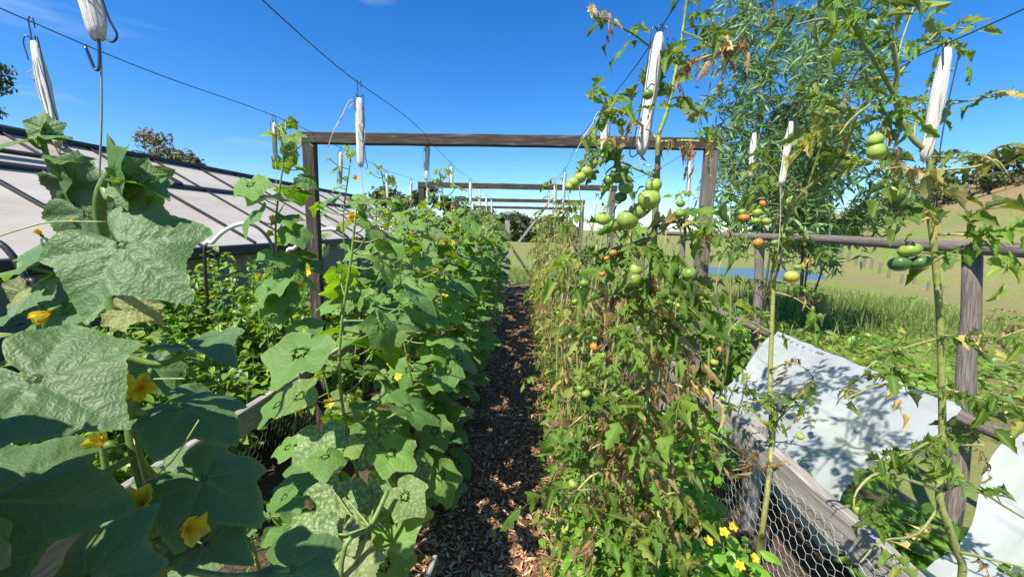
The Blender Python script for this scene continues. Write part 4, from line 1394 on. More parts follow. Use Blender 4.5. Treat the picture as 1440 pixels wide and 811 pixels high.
# ------------------------------------------------------------------ frames, wires, bobbins
FRAMES = [2.6, 5.4, 8.2, 11.1]
XL, XR, ZB = -1.335, 1.105, 2.115
names = ['nearest dark timber goalpost frame spanning the path', 'second timber goalpost frame along the path, inside the nearest', 'third timber goalpost frame along the path, small in the distance',
         'farthest timber goalpost frame at the end of the path']
for k, y in enumerate(FRAMES):
    t = empty('timber_frame', (0, y, 0), names[k], 'timber frame', 'timber frames over the beds')
    for x in (XL, XR):
        mb = MB()
        mb.bar((x, y, 0), (x, y, ZB - .035), .075, .05, up=(0, 1, 0), jit=.002, seg=8)
        mb.build('post', M['darkwood' if x < 0 else 'midwood'], t, smooth=False)
    mb = MB()
    mb.bar((XL - .045, y - .004, ZB), (XR + .05, y - .004, ZB), .055, .066, jit=.002, seg=12)
    mb.build('beam', M['darkwood'], t, smooth=False)

WX = {'outer left': -1.31, 'inner left': -.62, 'inner right': .33, 'outer right': 1.10}
WLAB = {'outer left': 'thin sagging black wire above the outer left cucumber row', 'inner left': 'thin black wire running above the cucumber row by the path',
        'inner right': 'thin black wire above the path-side tomato row, holding the middle bobbin', 'outer right': 'thin black wire above the outer right tomato row'}


def wire_z(name, y):
    sup = [-1.4] + FRAMES
    k = int(np.clip(np.searchsorted(sup, y) - 1, 0, len(sup) - 2))
    u = (y - sup[k]) / (sup[k + 1] - sup[k])
    return ZB + .037 - .045 * 4 * u * (1 - u) + .006 * math.sin(y * 5 + len(name))


for nme, x in WX.items():
    ys = np.linspace(-1.4, 11.1, 130)
    pts = np.array([[x + .008 * math.sin(y * 3.1 + x * 9), y, wire_z(nme, y)] for y in ys])
    mb = MB()
    mb.tube(pts, .0016, 5)
    tag(mb.build('support_wire', M['wire']), WLAB[nme], 'wire', 'support wires over the beds')

# string bobbin: wire hook, flattened bundle of white twine, string down to the plant
bob_mesh = {}


def bundle(L_, w, d, seed):
    r2 = np.random.RandomState(seed)
    nz, ns = 14, 20
    zz = np.linspace(0, -1, nz)
    a = np.arange(ns) * 2 * PI / ns
    k1, k2, k3 = r2.uniform(.7, 1.0, 3)
    wz = np.interp(-zz, [0, .02, .12, .35, .65, .9, .98, 1], [.55 * k1, .8 * k1, .95 * k1, 1, .88 + .2 * (k2 - .85), .98 * k3, .85 * k3, .5])
    V = []
    strand = 1 + .16 * r2.uniform(-1, 1, ns)
    for i in range(nz):
        tw = .12 * math.sin(zz[i] * 4 + seed)
        rr = strand * (1 + .05 * r2.uniform(-1, 1, ns))
        V.append(np.stack([w * wz[i] * np.cos(a + tw) * rr, d * wz[i] * np.sin(a + tw) * rr, np.full(ns, zz[i] * L_)], 1))
    V = np.vstack(V + [[[0, 0, 0]], [[0, 0, -L_]]])
    i, j = np.meshgrid(np.arange(nz - 1), np.arange(ns), indexing='ij')
    j2 = (j + 1) % ns
    q = np.stack([i * ns + j, (i + 1) * ns + j, (i + 1) * ns + j2, i * ns + j2], -1).reshape(-1, 4)
    k = nz * ns
    t = [[k, j, (j + 1) % ns] for j in range(ns)] + [[k + 1, k - ns + (j + 1) % ns, k - ns + j] for j in range(ns)]
    return V, q, np.array(t)


def bobbin(nme, y, label, L_=.24, w=.016, drop=.045, string_to=None, tilt=0., tail=False, x=None, gap=True):
    x = WX[nme] if x is None else x
    zt = wire_z(nme, y)
    t = empty('twine_bobbin', (x, y, zt), label, 'twine bobbin', 'white twine bobbins hung from the wires')
    seed = int(abs(x * 100) + y * 37)
    tilt = tilt + .05 * math.sin(seed * 1.7)
    V, q, tt = bundle(L_, w, .011, seed)
    Ry = roty(tilt)
    top = np.array([x, y, zt - drop])
    mb = MB()
    mb.add(V @ Ry.T + top, q, tt, lc=V * [1, 1, 1])
    for k in range(5):          # strands working loose
        a0 = rs.uniform(0, 2 * PI)
        f0, f1 = sorted(rs.uniform(.02, .98, 2))
        o0 = np.array([w * math.cos(a0), .011 * math.sin(a0), 0])
        bow = o0 * rs.uniform(1.1, 1.7) + [rs.uniform(-.006, .006), -.004, 0]
        mb.tube(smooth_path([Ry @ (o0 * .9 + [0, 0, -f0 * L_]) + top, Ry @ (bow + [0, 0, -(f0 + f1) / 2 * L_]) + top, Ry @ (o0 * .9 + [0, 0, -f1 * L_]) + top], 4), .0012, 4)
    mb.build('twine', M['twine'], t)
    mb = MB()
    # hook over the wire, then a long loop round the bundle
    h = np.array([[-.004, 0, -drop + .0 * 1], [-.006, 0, -drop * .4], [-.006, 0, .004], [0, 0, .009], [.006, 0, .004], [.008, 0, -.018]])
    loop = np.array([[-.004, 0, -drop], [-.012, -.004, -drop + .012], [-w * 1.15, -.010, -drop - .004], [-w * .8, -.013, -drop - .05]])
    side = np.array([[0.004, 0, -drop], [w * .9, -.006, -drop + .010], [w * 1.35, -.008, -drop - .01], [w * 1.2, -.010, -drop - L_ * .5], [w * 1.5, -.008, -drop - L_ * .86], [w * 1.9, -.006, -drop - L_ * .99], [w * 1.3, -.004, -drop - L_ * 1.03], [w * .5, 0, -drop - L_ * .99]])
    if seed % 2:
        side = side * [-1, 1, 1]
        loop = loop * [-1, 1, 1]
    for c in (h, loop, side):
        c = c.copy()
        lo = c[:, 2] < -drop + 1e-6
        piv = np.array([0, 0, -drop])
        c = np.where(lo[:, None], (c - piv) @ Ry.T + piv, c)
        mb.tube(smooth_path(c, 5) + [x, y, zt], .0016, 5)
    mb.build('hook', M['hookwire'], t)
    bot = top + Ry @ np.array([0, 0, -L_])
    if string_to is not None:
        mb = MB()
        e = np.asarray(string_to, float)
        m1 = (bot + e) / 2 + [.004, 0, 0]
        mb.tube(smooth_path([bot + [0, 0, .02], bot + [0, 0, -.02], m1, e], 5), .0014, 5)
        mb.build('string', M['twine'], t)
    if tail:
        mb = MB()
        for k in range(2):
            a = top + [0, 0, -.02]
            sgn = -1 if not seed % 3 else 1
            mb.tube(smooth_path([a, a + [sgn * .03, -.01, .01 - .02 * k], a + [sgn * (.06 + .03 * k), -.02, -.05 - .05 * k], a + [sgn * (.10 + .02 * k), -.01, -.10 - .06 * k]], 5), .0016, 4)
        mb.build('loose_end', M['twine'], t)
    return t


# the near left one hangs below its bundle from a second hook
bobbin('inner left', .60, 'big twine bobbin cut by the top edge of the picture, with a hook below', L_=.215, w=.0172, drop=.05, string_to=P(139, 262, .62), tilt=-.05)
hb_ = np.array([WX['inner left'] - .215 * math.sin(-.05 + .05 * math.sin(int(62 + .60 * 37) * 1.7)), .60, wire_z('inner left', .60) - .05 - .215])
hk = empty('string_hook', hb_, 'small bent wire hook on the string under the big left bobbin', 'hook')
mb = MB()
mb.tube(smooth_path([hb_ + o_ for o_ in ((.001, 0, .012), (.001, -.002, -.010), (0, -.003, -.030), (-.003, -.003, -.039), (-.008, -.003, -.037), (-.012, -.003, -.026), (-.018, -.003, -.008))], 4), .0020, 6)
mb.build('bent_wire', M['hookwire'], hk)
bobbin('outer left', 1.135, 'leftmost twine bobbin, hanging in front of the greenhouse roof', L_=.27, w=.0155, drop=.05, tilt=-.10, string_to=P(63, 200, 1.11))
bobbin('outer left', 2.2, 'bobbin just left of the near frame post with a frayed end', L_=.19, w=.013, drop=.03, tail=True, string_to=(-1.33, 2.2, 1.7))
bobbin('outer left', 2.98, 'bobbin just right of the near left frame post, below the beam', L_=.22, w=.013, drop=.03, string_to=(-1.33, 2.98, 1.6), tail=True)
bobbin('inner left', 1.585, 'white bobbin hanging in front of the near beam, left of centre', L_=.245, w=.0145, drop=.055, tail=True, string_to=(-.62, 1.6, 1.55))
bobbin('inner left', 2.66, 'white bobbin hanging just behind the near beam over the cucumbers', L_=.22, w=.0145, drop=.04, string_to=(-.62, 2.7, 1.6))
lab = ['fourth', 'fifth', 'sixth', 'seventh', 'eighth']
for k, y in enumerate((3.5, 4.7, 5.6, 6.6, 7.6)):
    bobbin('inner left', y, '%s bobbin back along the wire above the path-side cucumbers' % lab[k], L_=.25 if k else .16, w=.015, drop=.03, string_to=(-.62, y, 1.6))
for k, y in enumerate((3.95, 4.8, 5.6, 6.4)):
    bobbin('outer left', y, '%s bobbin back along the wire above the outer cucumbers' % lab[k], L_=.23, w=.014, drop=.03, string_to=(-1.31, y, 1.6))
bobbin('inner right', 1.14, 'long white bobbin above the tall tomato plant with green trusses', L_=.30, w=.0168, drop=.01, tilt=.045, string_to=P(924, 250, 1.12))
bobbin('inner right', 1.87, 'short white bobbin in front of the near beam behind the green trusses', L_=.20, w=.017, drop=.03, tail=True, string_to=(.40, 1.95, 1.7))
bobbin('inner right', 3.65, 'thin white bobbin above the dried tomatoes between first and second frame', L_=.27, w=.012, drop=.03, string_to=(.4, 3.8, 1.6))
for k, y in enumerate((4.9, 6.0)):
    bobbin('inner right', y, '%s bobbin back along the wire above the path-side tomatoes' % lab[k], L_=.22, w=.013, drop=.03, string_to=(.4, y, 1.6))
bobbin('outer right', 1.2, 'long white bobbin near the right edge, against the sky', L_=.29, w=.0175, drop=.015, tilt=.085, tail=False, string_to=P(1312, 330, 1.2))
bobbin('outer right', 1.84, 'white bobbin in front of the feathery tree, nearer of the two', L_=.26, w=.015, drop=.07, string_to=(1.12, 1.86, 1.5))
bobbin('outer right', 2.12, 'white bobbin in front of the feathery tree, farther of the two', L_=.21, w=.017, drop=.06, string_to=(1.12, 2.14, 1.5))
bobbin('outer right', 2.91, 'slim white bobbin beside the right post of the near frame', L_=.24, w=.014, drop=.04, string_to=(1.12, 2.93, 1.5))

# end braces beyond the last frame
for k, (a, b) in enumerate((((726, 345, 11.2), (772, 285, 11.2)), ((722, 352, 11.25), (760, 408, 11.0)))):
    mb = MB()
    mb.bar(P(*a), P(*b), .06, .09, up=(0, 1, 0), seg=4, jit=.003)
    tag(mb.build('brace_pole', M['greywood' if k == 0 else 'darkwood'], smooth=False), ['slanting grey brace pole rising to the farthest frame', 'dark lower brace pole slanting down to the path end'][k], 'brace pole')
mb = MB()
mb.bar((-.47, 11.3, 0), (-.47, 11.3, 2.02), .13, .12, up=(0, 1, 0), seg=5, jit=.004)
tag(mb.build('gate_post', M['greywood'], smooth=False), 'short thick timber post at the far left end of the path', 'post')


# ------------------------------------------------------------------ bed fences with chicken wire
def hexwire(xf, y0, y1, z0, z1, cell, r):
    """chicken wire in the plane x = xf(y,z); cell = distance across flats along y"""
    mb = MB()
    w = cell
    a = cell / math.sqrt(3)
    ny, nz = int((y1 - y0) / w), int((z1 - z0) / (1.5 * a))
    E = []
    for iz in range(nz + 1):
        for iy in range(ny + 1):
            cy = y0 + (iy + .5 * (iz % 2)) * w
            cz = z0 + iz * 1.5 * a
            v = [(cy, cz + a), (cy + w / 2, cz + a / 2), (cy + w / 2, cz - a / 2), (cy, cz - a)]
            E += [(v[0], v[1]), (v[1], v[2]), (v[2], v[3])]
    E = np.array(E)
    keep = (E[:, :, 0].max(1) < y1) & (E[:, :, 1].max(1) < z1) & (E[:, :, 1].min(1) > z0 - a)
    E = E[keep]

    def to3(yz):
        y, z = yz[:, 0], yz[:, 1]
        bul = .02 * np.sin(y * 2.3) * np.sin((z - z0) * 4) + .006 * np.sin(y * 17 + z * 13)
        return np.stack([xf + bul, y + .006 * np.sin(z * 21 + y * 5), z + .005 * np.sin(y * 19)], 1)

    A_, B_ = to3(E[:, 0]), to3(E[:, 1])
    d = B_ - A_
    d /= np.linalg.norm(d, axis=1)[:, None]
    u = np.tile([1.0, 0, 0], (len(d), 1))
    v = np.cross(d, u)
    n = len(A_)
    V = np.empty((n, 6, 3))
    for k in range(3):
        an = k * 2 * PI / 3 + .5
        o = r * (math.cos(an) * u + math.sin(an) * v)
        V[:, k], V[:, 3 + k] = A_ + o, B_ + o
    b = np.arange(n)[:, None] * 6
    q = np.vstack([b + [k, (k + 1) % 3, 3 + (k + 1) % 3, 3 + k] for k in range(3)])
    mb.add(V.reshape(-1, 3), q)
    return mb


fl = empty('bed_fence', (-1.36, 5, 0), 'low timber rail with dark chicken wire along the left bed', 'bed fence')
mb = MB()
mb.bar((-1.40, .2, .60), (-1.40, 5.6, .60), .04, .13, jit=.003, seg=20)
mb.build('rail', M['greywood'], fl, smooth=False)
for y in (.9, 3.9, 5.3):
    mb = MB()
    mb.bar((-1.455, y, 0), (-1.455, y, .64), .06, .06, up=(0, 1, 0), seg=3, jit=.003)
    mb.build('post', M['darkwood'], fl, smooth=False)
hexwire(-1.372, .3, 5.4, .03, .57, .046, .0011).build('chicken_wire', M['blackwire'], fl)
fr = empty('bed_fence', (1.25, 5, 0), 'low grey timber rail with galvanised chicken wire along the right bed', 'bed fence')
mb = MB()
mb.bar((1.205, .2, .52), (1.195, 5.6, .535), .055, .14, jit=.004, seg=24)
mb.build('rail', M['greywood'], fr, smooth=False)
for y in (2.1, 3.5, 5.0):
    mb = MB()
    mb.bar((1.265, y, 0), (1.265, y, .60), .07, .07, up=(0, 1, 0), seg=3, jit=.003)
    mb.build('post', M['greywood'], fr, smooth=False)
hexwire(1.155, .4, 5.4, .02, .57, .052, .0013).build('chicken_wire', M['galv'], fr)


# ------------------------------------------------------------------ log fence on the right
lf = empty('log_fence', (2.02, 2, 0), 'weathered round-log fence between the beds and the pasture', 'fence')


def log(pts, r, sides=10):
    mb = MB()
    p = smooth_path(pts, 5)
    p = p + rs.normal(0, .0025, p.shape)
    mb.tube(p, r * (1 + rs.uniform(-.06, .06, len(p))), sides)
    return mb


for a, b in ((1.86, (.0, 0)), (3.6, (.02, .0)), (5.4, (0, 0)), (.3, (0, 0)), (7.2, (0, 0))):
    log([(2.06 - b[0], a - .05, -.1), (2.065, a + .02, .8), (2.08, a + .12, 1.53)], .036).build('post', M['log'], lf)
log([(2.05, .0, 1.56), (2.04, 1.6, 1.55), (2.03, 3.0, 1.565), (2.02, 5.0, 1.56), (2.03, 7.3, 1.57)], .03).build('rail', M['log'], lf)
log([(1.98, .2, .80), (1.985, 1.9, .80), (1.98, 3.6, .80), (1.99, 5.4, .82)], .032).build('rail', M['log'], lf)


# ------------------------------------------------------------------ white net covers draped over the lower log
def cover(y0, y1, label, far_sag=0., flare=0., e0=0., e1=0.):
    nu, nv = 64, 30
    u = np.linspace(0, 1, nu)
    v = np.linspace(0, 1, nv)
    # profile from behind the log, over it, and down to the rail / soil (x,z), then a hem on the ground
    pr = np.array([[2.16, .42], [2.10, .66], [2.03, .825], [1.985, .842], [1.92, .81], [1.78, .705], [1.62, .585], [1.48, .48], [1.42, .40], [1.39, .22]])
    s = np.concatenate([[0], np.cumsum(np.hypot(*np.diff(pr, axis=0).T))])
    s /= s[-1]
    X = np.interp(v, s, pr[:, 0])
    Zp = np.interp(v, s, pr[:, 1])
    V = []
    for a in u:
        for k in range(nv):
            y = y0 + e0 * v[k] + (y1 + e1 * v[k] - y0 - e0 * v[k]) * a
            free = sstep(.3, .55, v[k]) * (1 - .3 * sstep(.8, 1, v[k]))
            sag = -.055 * free * (.45 + .55 * math.sin(PI * a)) - .02 * free * math.sin(a * 8 + 1)
            wr = .006 * math.sin(a * 30 + v[k] * 7 + 2 * math.sin(a * 11)) * free + .004 * math.sin(a * 83 - v[k] * 19) * free + .004 * math.sin(v[k] * 21 + a * 5) * free + .006 * abs(math.sin(a * 13 + v[k] * 3.1)) ** 8
            ed = .05 * (math.exp(-a * 9) - math.exp(-(1 - a) * 9)) * math.sin(v[k] * 11) + flare * v[k] * math.exp(-a * 7) - far_sag * v[k] * math.exp(-(1 - a) * 5) * .4
            lower = -far_sag * sstep(.7, 1.0, a) * .5 * (v[k] < .3)
            V.append([X[k] + wr * .6 - .02 * math.sin(a * 6) * free, y + ed, Zp[k] + sag + wr + lower * .2 + .003 * rs.normal()])
    i, j = np.meshgrid(np.arange(nu - 1), np.arange(nv - 1), indexing='ij')
    q = np.stack([i * nv + j, i * nv + j + 1, (i + 1) * nv + j + 1, (i + 1) * nv + j], -1).reshape(-1, 4)
    mb = MB()
    mb.add(np.array(V), q)
    o = mb.build('row_cover', M['net'], at=((2.0 + 1.4) / 2, (y0 + y1) / 2, 0))
    return tag(o, label, 'row cover', 'white net row covers')


cover(1.93, 3.30, 'translucent white net draped over the lower log, the farther larger sheet', e0=-.24, e1=-.40)
cover(.55, 1.70, 'white net sheet in the lower right corner, nearer than the other', e1=-.39)

# ------------------------------------------------------------------ greenhouse on the left
gh = empty('greenhouse', (-5.2, 6, 0), 'long low greenhouse with pale translucent roof panels and black bars', 'greenhouse')
RX, RZ, EX, EZ = -5.14, 2.42, -3.2, 1.34
GY0, GY1 = -1.0, 13.0
sl_ = (RZ - EZ) / (RX - EX)


def roofpt(x, y, off=0.0):
    return np.array([x, y, EZ + (x - EX) * sl_ + off])


mb = MB()
ys = np.arange(GY0, GY1 + .01, .4)
xs = np.linspace(RX, EX, 8)
V = np.array([roofpt(x, y) for y in ys for x in xs])
nj = len(xs)
i, j = np.meshgrid(np.arange(len(ys) - 1), np.arange(nj - 1), indexing='ij')
q = np.stack([i * nj + j, i * nj + j + 1, (i + 1) * nj + j + 1, (i + 1) * nj + j], -1).reshape(-1, 4)
lcv = np.array([[x, (y * 2.44) % 1.7 * .3, math.floor((y + 1) / .82)] for y in ys for x in xs])
mb.add(V, q, lc=V)
# far slope
V2 = V * [-1, 1, 1] + [2 * RX, 0, 0]
mb.add(V2, q[:, ::-1], lc=V2)
mb.build('roof', M['roofing'], gh, smooth=False)
mb = MB()
y = -.9
kk = 0
ups = nrm([-sl_, 0, 1])
while y < GY1:
    th = .038 if kk % 2 else .018
    mb.bar(roofpt(RX + .02, y, .012), roofpt(EX, y, .012), th, .03, up=ups, bev=.002)
    y += .82
    kk += 1
mb.build('glazing_bar', M['barblack'], gh, smooth=False)
mb = MB()
mb.bar(roofpt(-4.41, GY0, .016), roofpt(-4.41, GY1, .016), .07, .04, up=ups, bev=.003)
mb.build('purlin', M['barblack'], gh, smooth=False)
mb = MB()
mb.bar((RX, GY0, RZ + .02), (RX, GY1, RZ + .02), .10, .05, bev=.006)
mb.build('ridge_cap', M['barblack'], gh, smooth=False)
mb = MB()
mb.bar((EX + .03, GY0, EZ - .05), (EX + .03, GY1, EZ - .05), .10, .11, bev=.01)
mb.build('gutter', M['barblack'], gh, smooth=False)
for nme, ya, yb in (('vent', 2.9, 4.4), ('vent', 4.75, 5.3)):
    mb = MB()
    x0, x1 = (-5.15, -4.62) if ya < 4 else (-4.62, -4.42)
    for a, b in (((x0, ya), (x0, yb)), ((x1, ya), (x1, yb)), ((x0, ya), (x1, ya)), ((x0, yb), (x1, yb))):
        mb.bar(roofpt(*a, .045), roofpt(*b, .045), .05, .03, up=ups, bev=.002)
    mb.build(nme, M['barblack'], gh, smooth=False)
mb = MB()
mb.box((EX - .06, (GY0 + GY1) / 2, (EZ - .11) / 2), (.04, GY1 - GY0, EZ - .11))
mb.box((2 * RX - EX + .06, (GY0 + GY1) / 2, (EZ - .11) / 2), (.04, GY1 - GY0, EZ - .11))
mb.build('wall', M['ghwall'], gh, smooth=False)
for yy in (GY0 + .02, GY1 - .02):
    mb = MB()
    mb.add([[EX - .1, yy, 0], [2 * RX - EX + .1, yy, 0], [2 * RX - EX + .1, yy, EZ], [RX, yy, RZ - .03], [EX - .1, yy, EZ]], [[0, 1, 2, 4]], [[2, 3, 4]])
    mb.build('gable', M['ghwall'], gh, smooth=False)


# ------------------------------------------------------------------ bent pipe hoops in the left garden
def hoop(p, label, white=.5):
    t = empty('pipe_hoop', np.append(p[0][:2], 0), label, 'pipe hoop', 'bent pipe hoops in the left garden')
    s = smooth_path(p, 8)
    k = int(len(s) * white)
    if k > 9:
        mb = MB()
        mb.tube(s[10:k + 1], .0145, 8)
        mb.build('white_sleeve', M['pipewhite'], t)
    mb = MB()
    mb.tube(s, .0115, 8)
    mb.build('pipe', M['pipeblack'], t)


hoop([np.append(P(285, 365, 2.9)[:2], .2)] + [P(a, b, 2.9) for a, b in ((288, 365), (300, 340), (320, 322), (345, 314), (365, 322), (380, 340), (388, 365), (393, 390))] + [np.append(P(393, 390, 2.9)[:2], .2)],
     'white and black bent pipe hoop against the greenhouse eave, left of the post', .48)
hoop([np.append(P(400, 372, 3.3)[:2], .2)] + [P(a, b, 3.3) for a, b in ((403, 372), (415, 348), (440, 328), (468, 322), (490, 335), (503, 360))] + [np.append(P(505, 380, 3.3)[:2], .2)],
     'white bent pipe hoop partly behind the near left frame post', .6)
hoop([np.append(P(-60, 380, 1.5)[:2], .2)] + [P(a, b, 1.5) for a, b in ((-60, 370), (-35, 345), (-5, 340), (18, 360), (36, 392), (60, 440))] + [np.append(P(62, 450, 1.5)[:2], .2)],
     'thick black bent pipe at the far left edge', .0)
hoop([np.append(P(520, 375, 5)[:2], .2)] + [P(a, b, 5) for a, b in ((530, 340), (545, 322), (562, 318), (585, 326), (600, 345))] + [np.append(P(603, 370, 5)[:2], .2)],
     'small white bent pipe among the cucumber leaves beyond the near frame', .6)


# ------------------------------------------------------------------ bushy plants
def bush(name, x, y, rx, ry, h, n, leaf, label, cat, mat, group=None, tps=None, z0=0., low=.1, tintr=(0, .5), sprays=26):
    """many upright shoots with leaf whorls"""
    t = empty(name, (x, y, z0), label, cat, group)
    mbl, mbs = MB(), MB()
    tps = OVL if tps is None else tps
    for k in range(sprays):
        a = rs.uniform(0, 2 * PI)
        r = math.sqrt(rs.rand())
        e = np.array([x + rx * r * math.cos(a), y + ry * r * math.sin(a), z0 + h * (1 - .45 * r * r) * rs.uniform(.72, 1.08)])
        s0 = np.array([x + rx * .25 * r * math.cos(a), y + ry * .25 * r * math.sin(a), z0])
        mid = (s0 + e) / 2 + np.array([rx * .25 * math.cos(a), ry * .25 * math.sin(a), .05])
        p = smooth_path([s0, mid, e], 6)
        mbs.tube(p, np.linspace(.007, .0025, len(p)), 4, col=(.13, .2, .05, 1), caps=False)
        m = n // sprays
        for q_ in range(m):
            f = low + (1 - low) * (q_ + rs.rand()) / m
            f = f ** .7
            c = np.array([np.interp(f, np.linspace(0, 1, len(p)), p[:, i]) for i in range(3)])
            az = rs.uniform(0, 2 * PI)
            out = np.array([math.cos(az), math.sin(az), rs.uniform(-.3, .5)])
            c = c + out * rs.uniform(0, .05)
            nn = nrm(np.array([0, 0, 1.]) + rs.normal(0, .4, 3) + SUN * .4)
            mbl.place(tps[rs.randint(len(tps))], orient(nn, out), leaf * rs.uniform(.6, 1.25), c, tint=rs.uniform(*tintr) + .15 * (f > .85), rnd=rs.rand())
    mbl.build('foliage', M[mat], t)
    mbs.build('stem', M['stem'], t)
    return t


LB = 'leafy green bushes between the left bed and the greenhouse'
for k, (x, y, h, lab) in enumerate(((-1.95, 1.95, 1.12, 'bright leafy bush just beyond the left rail, nearest the camera'), (-2.35, 2.75, 1.22, 'bushy green plant under the white-and-black pipe hoop'), (-2.75, 1.75, 1.05, 'leafy bush behind the cucumber tip at the left edge'),
                                    (-1.85, 2.9, 1.05, 'dense leafy bush against the left rail beside the near frame post'), (-2.1, 3.7, 1.2, 'leafy bush behind the near left frame post'), (-2.6, 4.2, 1.15, 'leafy bush along the greenhouse wall beyond the pipe hoop'),
                                    (-2.75, 2.7, 1.36, 'tall leafy bush against the greenhouse wall under the eave'), (-2.8, 3.7, 1.38, 'tall leafy bush against the greenhouse wall behind the pipe hoop'), (-2.3, 1.1, .95, 'leafy bush low behind the big foreground leaves'), (-2.2, 5.0, 1.2, 'farthest leafy bush between the cucumbers and the greenhouse'))):
    bush('leafy_bush', x, y, .50, .50, h, 2100, .072, lab, 'bush', 'bush', LB, sprays=60)
# feathery plant by the post
t = empty('feathery_plant', (-2.0, 3.2, 0), 'feathery fern-like green plant left of the near frame post', 'plant')
mbl, mbs = MB(), MB()
for k in range(46):
    a = rs.uniform(0, 2 * PI)
    e = np.array([-2.0 + .32 * math.cos(a) * rs.rand(), 3.3 + .32 * math.sin(a) * rs.rand(), rs.uniform(1.0, 1.38)])
    p = smooth_path([(-2.0, 3.2, 0), (e + [-2.0, 3.2, 0]) / 2 + [0, 0, .1], e], 8)
    mbs.tube(p, np.linspace(.004, .0012, len(p)), 3, col=(.14, .22, .05, 1), caps=False)
    for m in range(26):
        f = rs.uniform(.5, 1)
        c = np.array([np.interp(f, np.linspace(0, 1, len(p)), p[:, i]) for i in range(3)])
        mbl.place(LANL[rs.randint(8)], orient(rdir(), rdir() + [0, 0, .5]), rs.uniform(.03, .07), c, tint=rs.uniform(.2, .6), rnd=rs.rand())
mbl.build('foliage', M['basil'], t)
mbs.build('stem', M['stem'], t)

RB = 'leafy green plants beyond the right bed fence'
for k, (x, y, h, lab) in enumerate(((1.72, 3.75, 1.0, 'leafy bush just beyond the far end of the white net'), (1.75, 4.5, 1.12, 'leafy bush behind the right post of the near frame'), (1.7, 5.3, 1.1, 'leafy bush farther back between rail and log fence'),
                                    (2.4, 4.6, .9, 'leafy bush outside the log fence near its second post'), (1.65, 6.2, 1.1, 'farthest leafy bush along the right bed fence'))):
    bush('leafy_bush', x, y, .42, .46, h, 1200, .065, lab, 'bush', 'bush', RB, sprays=40, tintr=(0, .35))
bush('leafy_bush', 1.72, 1.78, .30, .22, .42, 420, .10, 'low broad-leaved green plant in the gap between the two white nets', 'plant', 'bush', RB, sprays=26, tintr=(0, .25))
bush('leafy_bush', 1.62, 1.35, .22, .5, .30, 360, .09, 'low green plant under the near white net beside the right rail', 'plant', 'bush', RB, sprays=20, tintr=(0, .25))
bush('leafy_bush', 1.65, 2.6, .25, .6, .42, 420, .09, 'low green plants veiled by the larger white net', 'plant', 'bush', RB, sprays=20, tintr=(0, .25))
# basil with yellow marigolds
bas = bush('basil_plant', *P(1005, 780, 1.26)[:2], .19, .15, .60, 950, .06, 'bright green basil plant with yellow flowers at the bottom of the picture', 'basil plant', 'basil', tps=BAS, sprays=24, tintr=(.1, .5))
for a, b in ((1018, 748), (995, 760), (1040, 795), (1060, 785), (968, 735), (978, 735), (1030, 740)):
    flower(bas, P(a, b, 1.10), (rs.uniform(-.3, .3), -.6, .8), .016, 1)
GB = 'bright leafy herbs under the path-side tomatoes'
for k, (a, b, y, h, lab) in enumerate(((860, 715, 1.5, .42, 'bright green herb clump left of the thick tomato stem'), (920, 730, 1.4, .5, 'bright green herb clump right behind the thick tomato stem'), (890, 700, 1.45, .62, 'bright green herb clump behind the thick tomato stem'), (935, 690, 1.6, .55, 'bright green herb clump right of the thick tomato stem'), (960, 650, 1.75, .6, 'bright green herb clump beside the chicken wire of the right bed'), (890, 600, 2.1, .62, 'bright green herb clump deeper under the dried tomatoes'), (985, 580, 2.3, .6, 'green herb clump by the right post of the near frame'), (850, 640, 1.9, .45, 'green herb clump on the tomato side of the path'))):
    c = P(a, b, y)
    bush('herb_clump', c[0], c[1], .18, .18, h, 380, .07, lab, 'herb', 'basil', GB, tps=BAS, sprays=22, tintr=(0, .35))

# weeds on the path's right edge: uncountable ground cover
mbl = MB()
for k in range(2300):
    y = 1.3 + 8 * rs.rand() ** 1.6
    x = rs.normal(.31, .08)
    if x < .02:
        continue
    h = rs.uniform(.01, .13)
    az = rs.uniform(0, 2 * PI)
    out = np.array([math.cos(az), math.sin(az), rs.uniform(0, .8)])
    mbl.place(OVL2[rs.randint(6)], orient(nrm(np.array([0, 0, 1.]) + rs.normal(0, .35, 3)), out), rs.uniform(.018, .045), (x, y, h), tint=rs.uniform(.1, .5), rnd=rs.rand())
for k in range(1200):
    y = 1.2 + 9 * rs.rand() ** 1.5
    x = rs.normal(.34, .09)
    az = rs.uniform(0, 2 * PI)
    mbl.place(GRL[rs.randint(8)], orient(rdir() + np.array([0, -.5, .3]), np.array([.5 * math.cos(az), .5 * math.sin(az), 1])), rs.uniform(.06, .18), (x, y, .01), tint=rs.uniform(.1, .5), rnd=rs.rand())
tag(mbl.build('weeds', M['basil']), kind='stuff')
# broken stick on the path
mb = MB()
mb.bar(P(598, 815, 1.17), P(612, 782, 1.27), .018, .012, jit=.001, seg=4)
tag(mb.build('wooden_stake', M['greywood'], smooth=False), 'short grey wooden stake lying on the path soil at the bottom edge', 'stake')


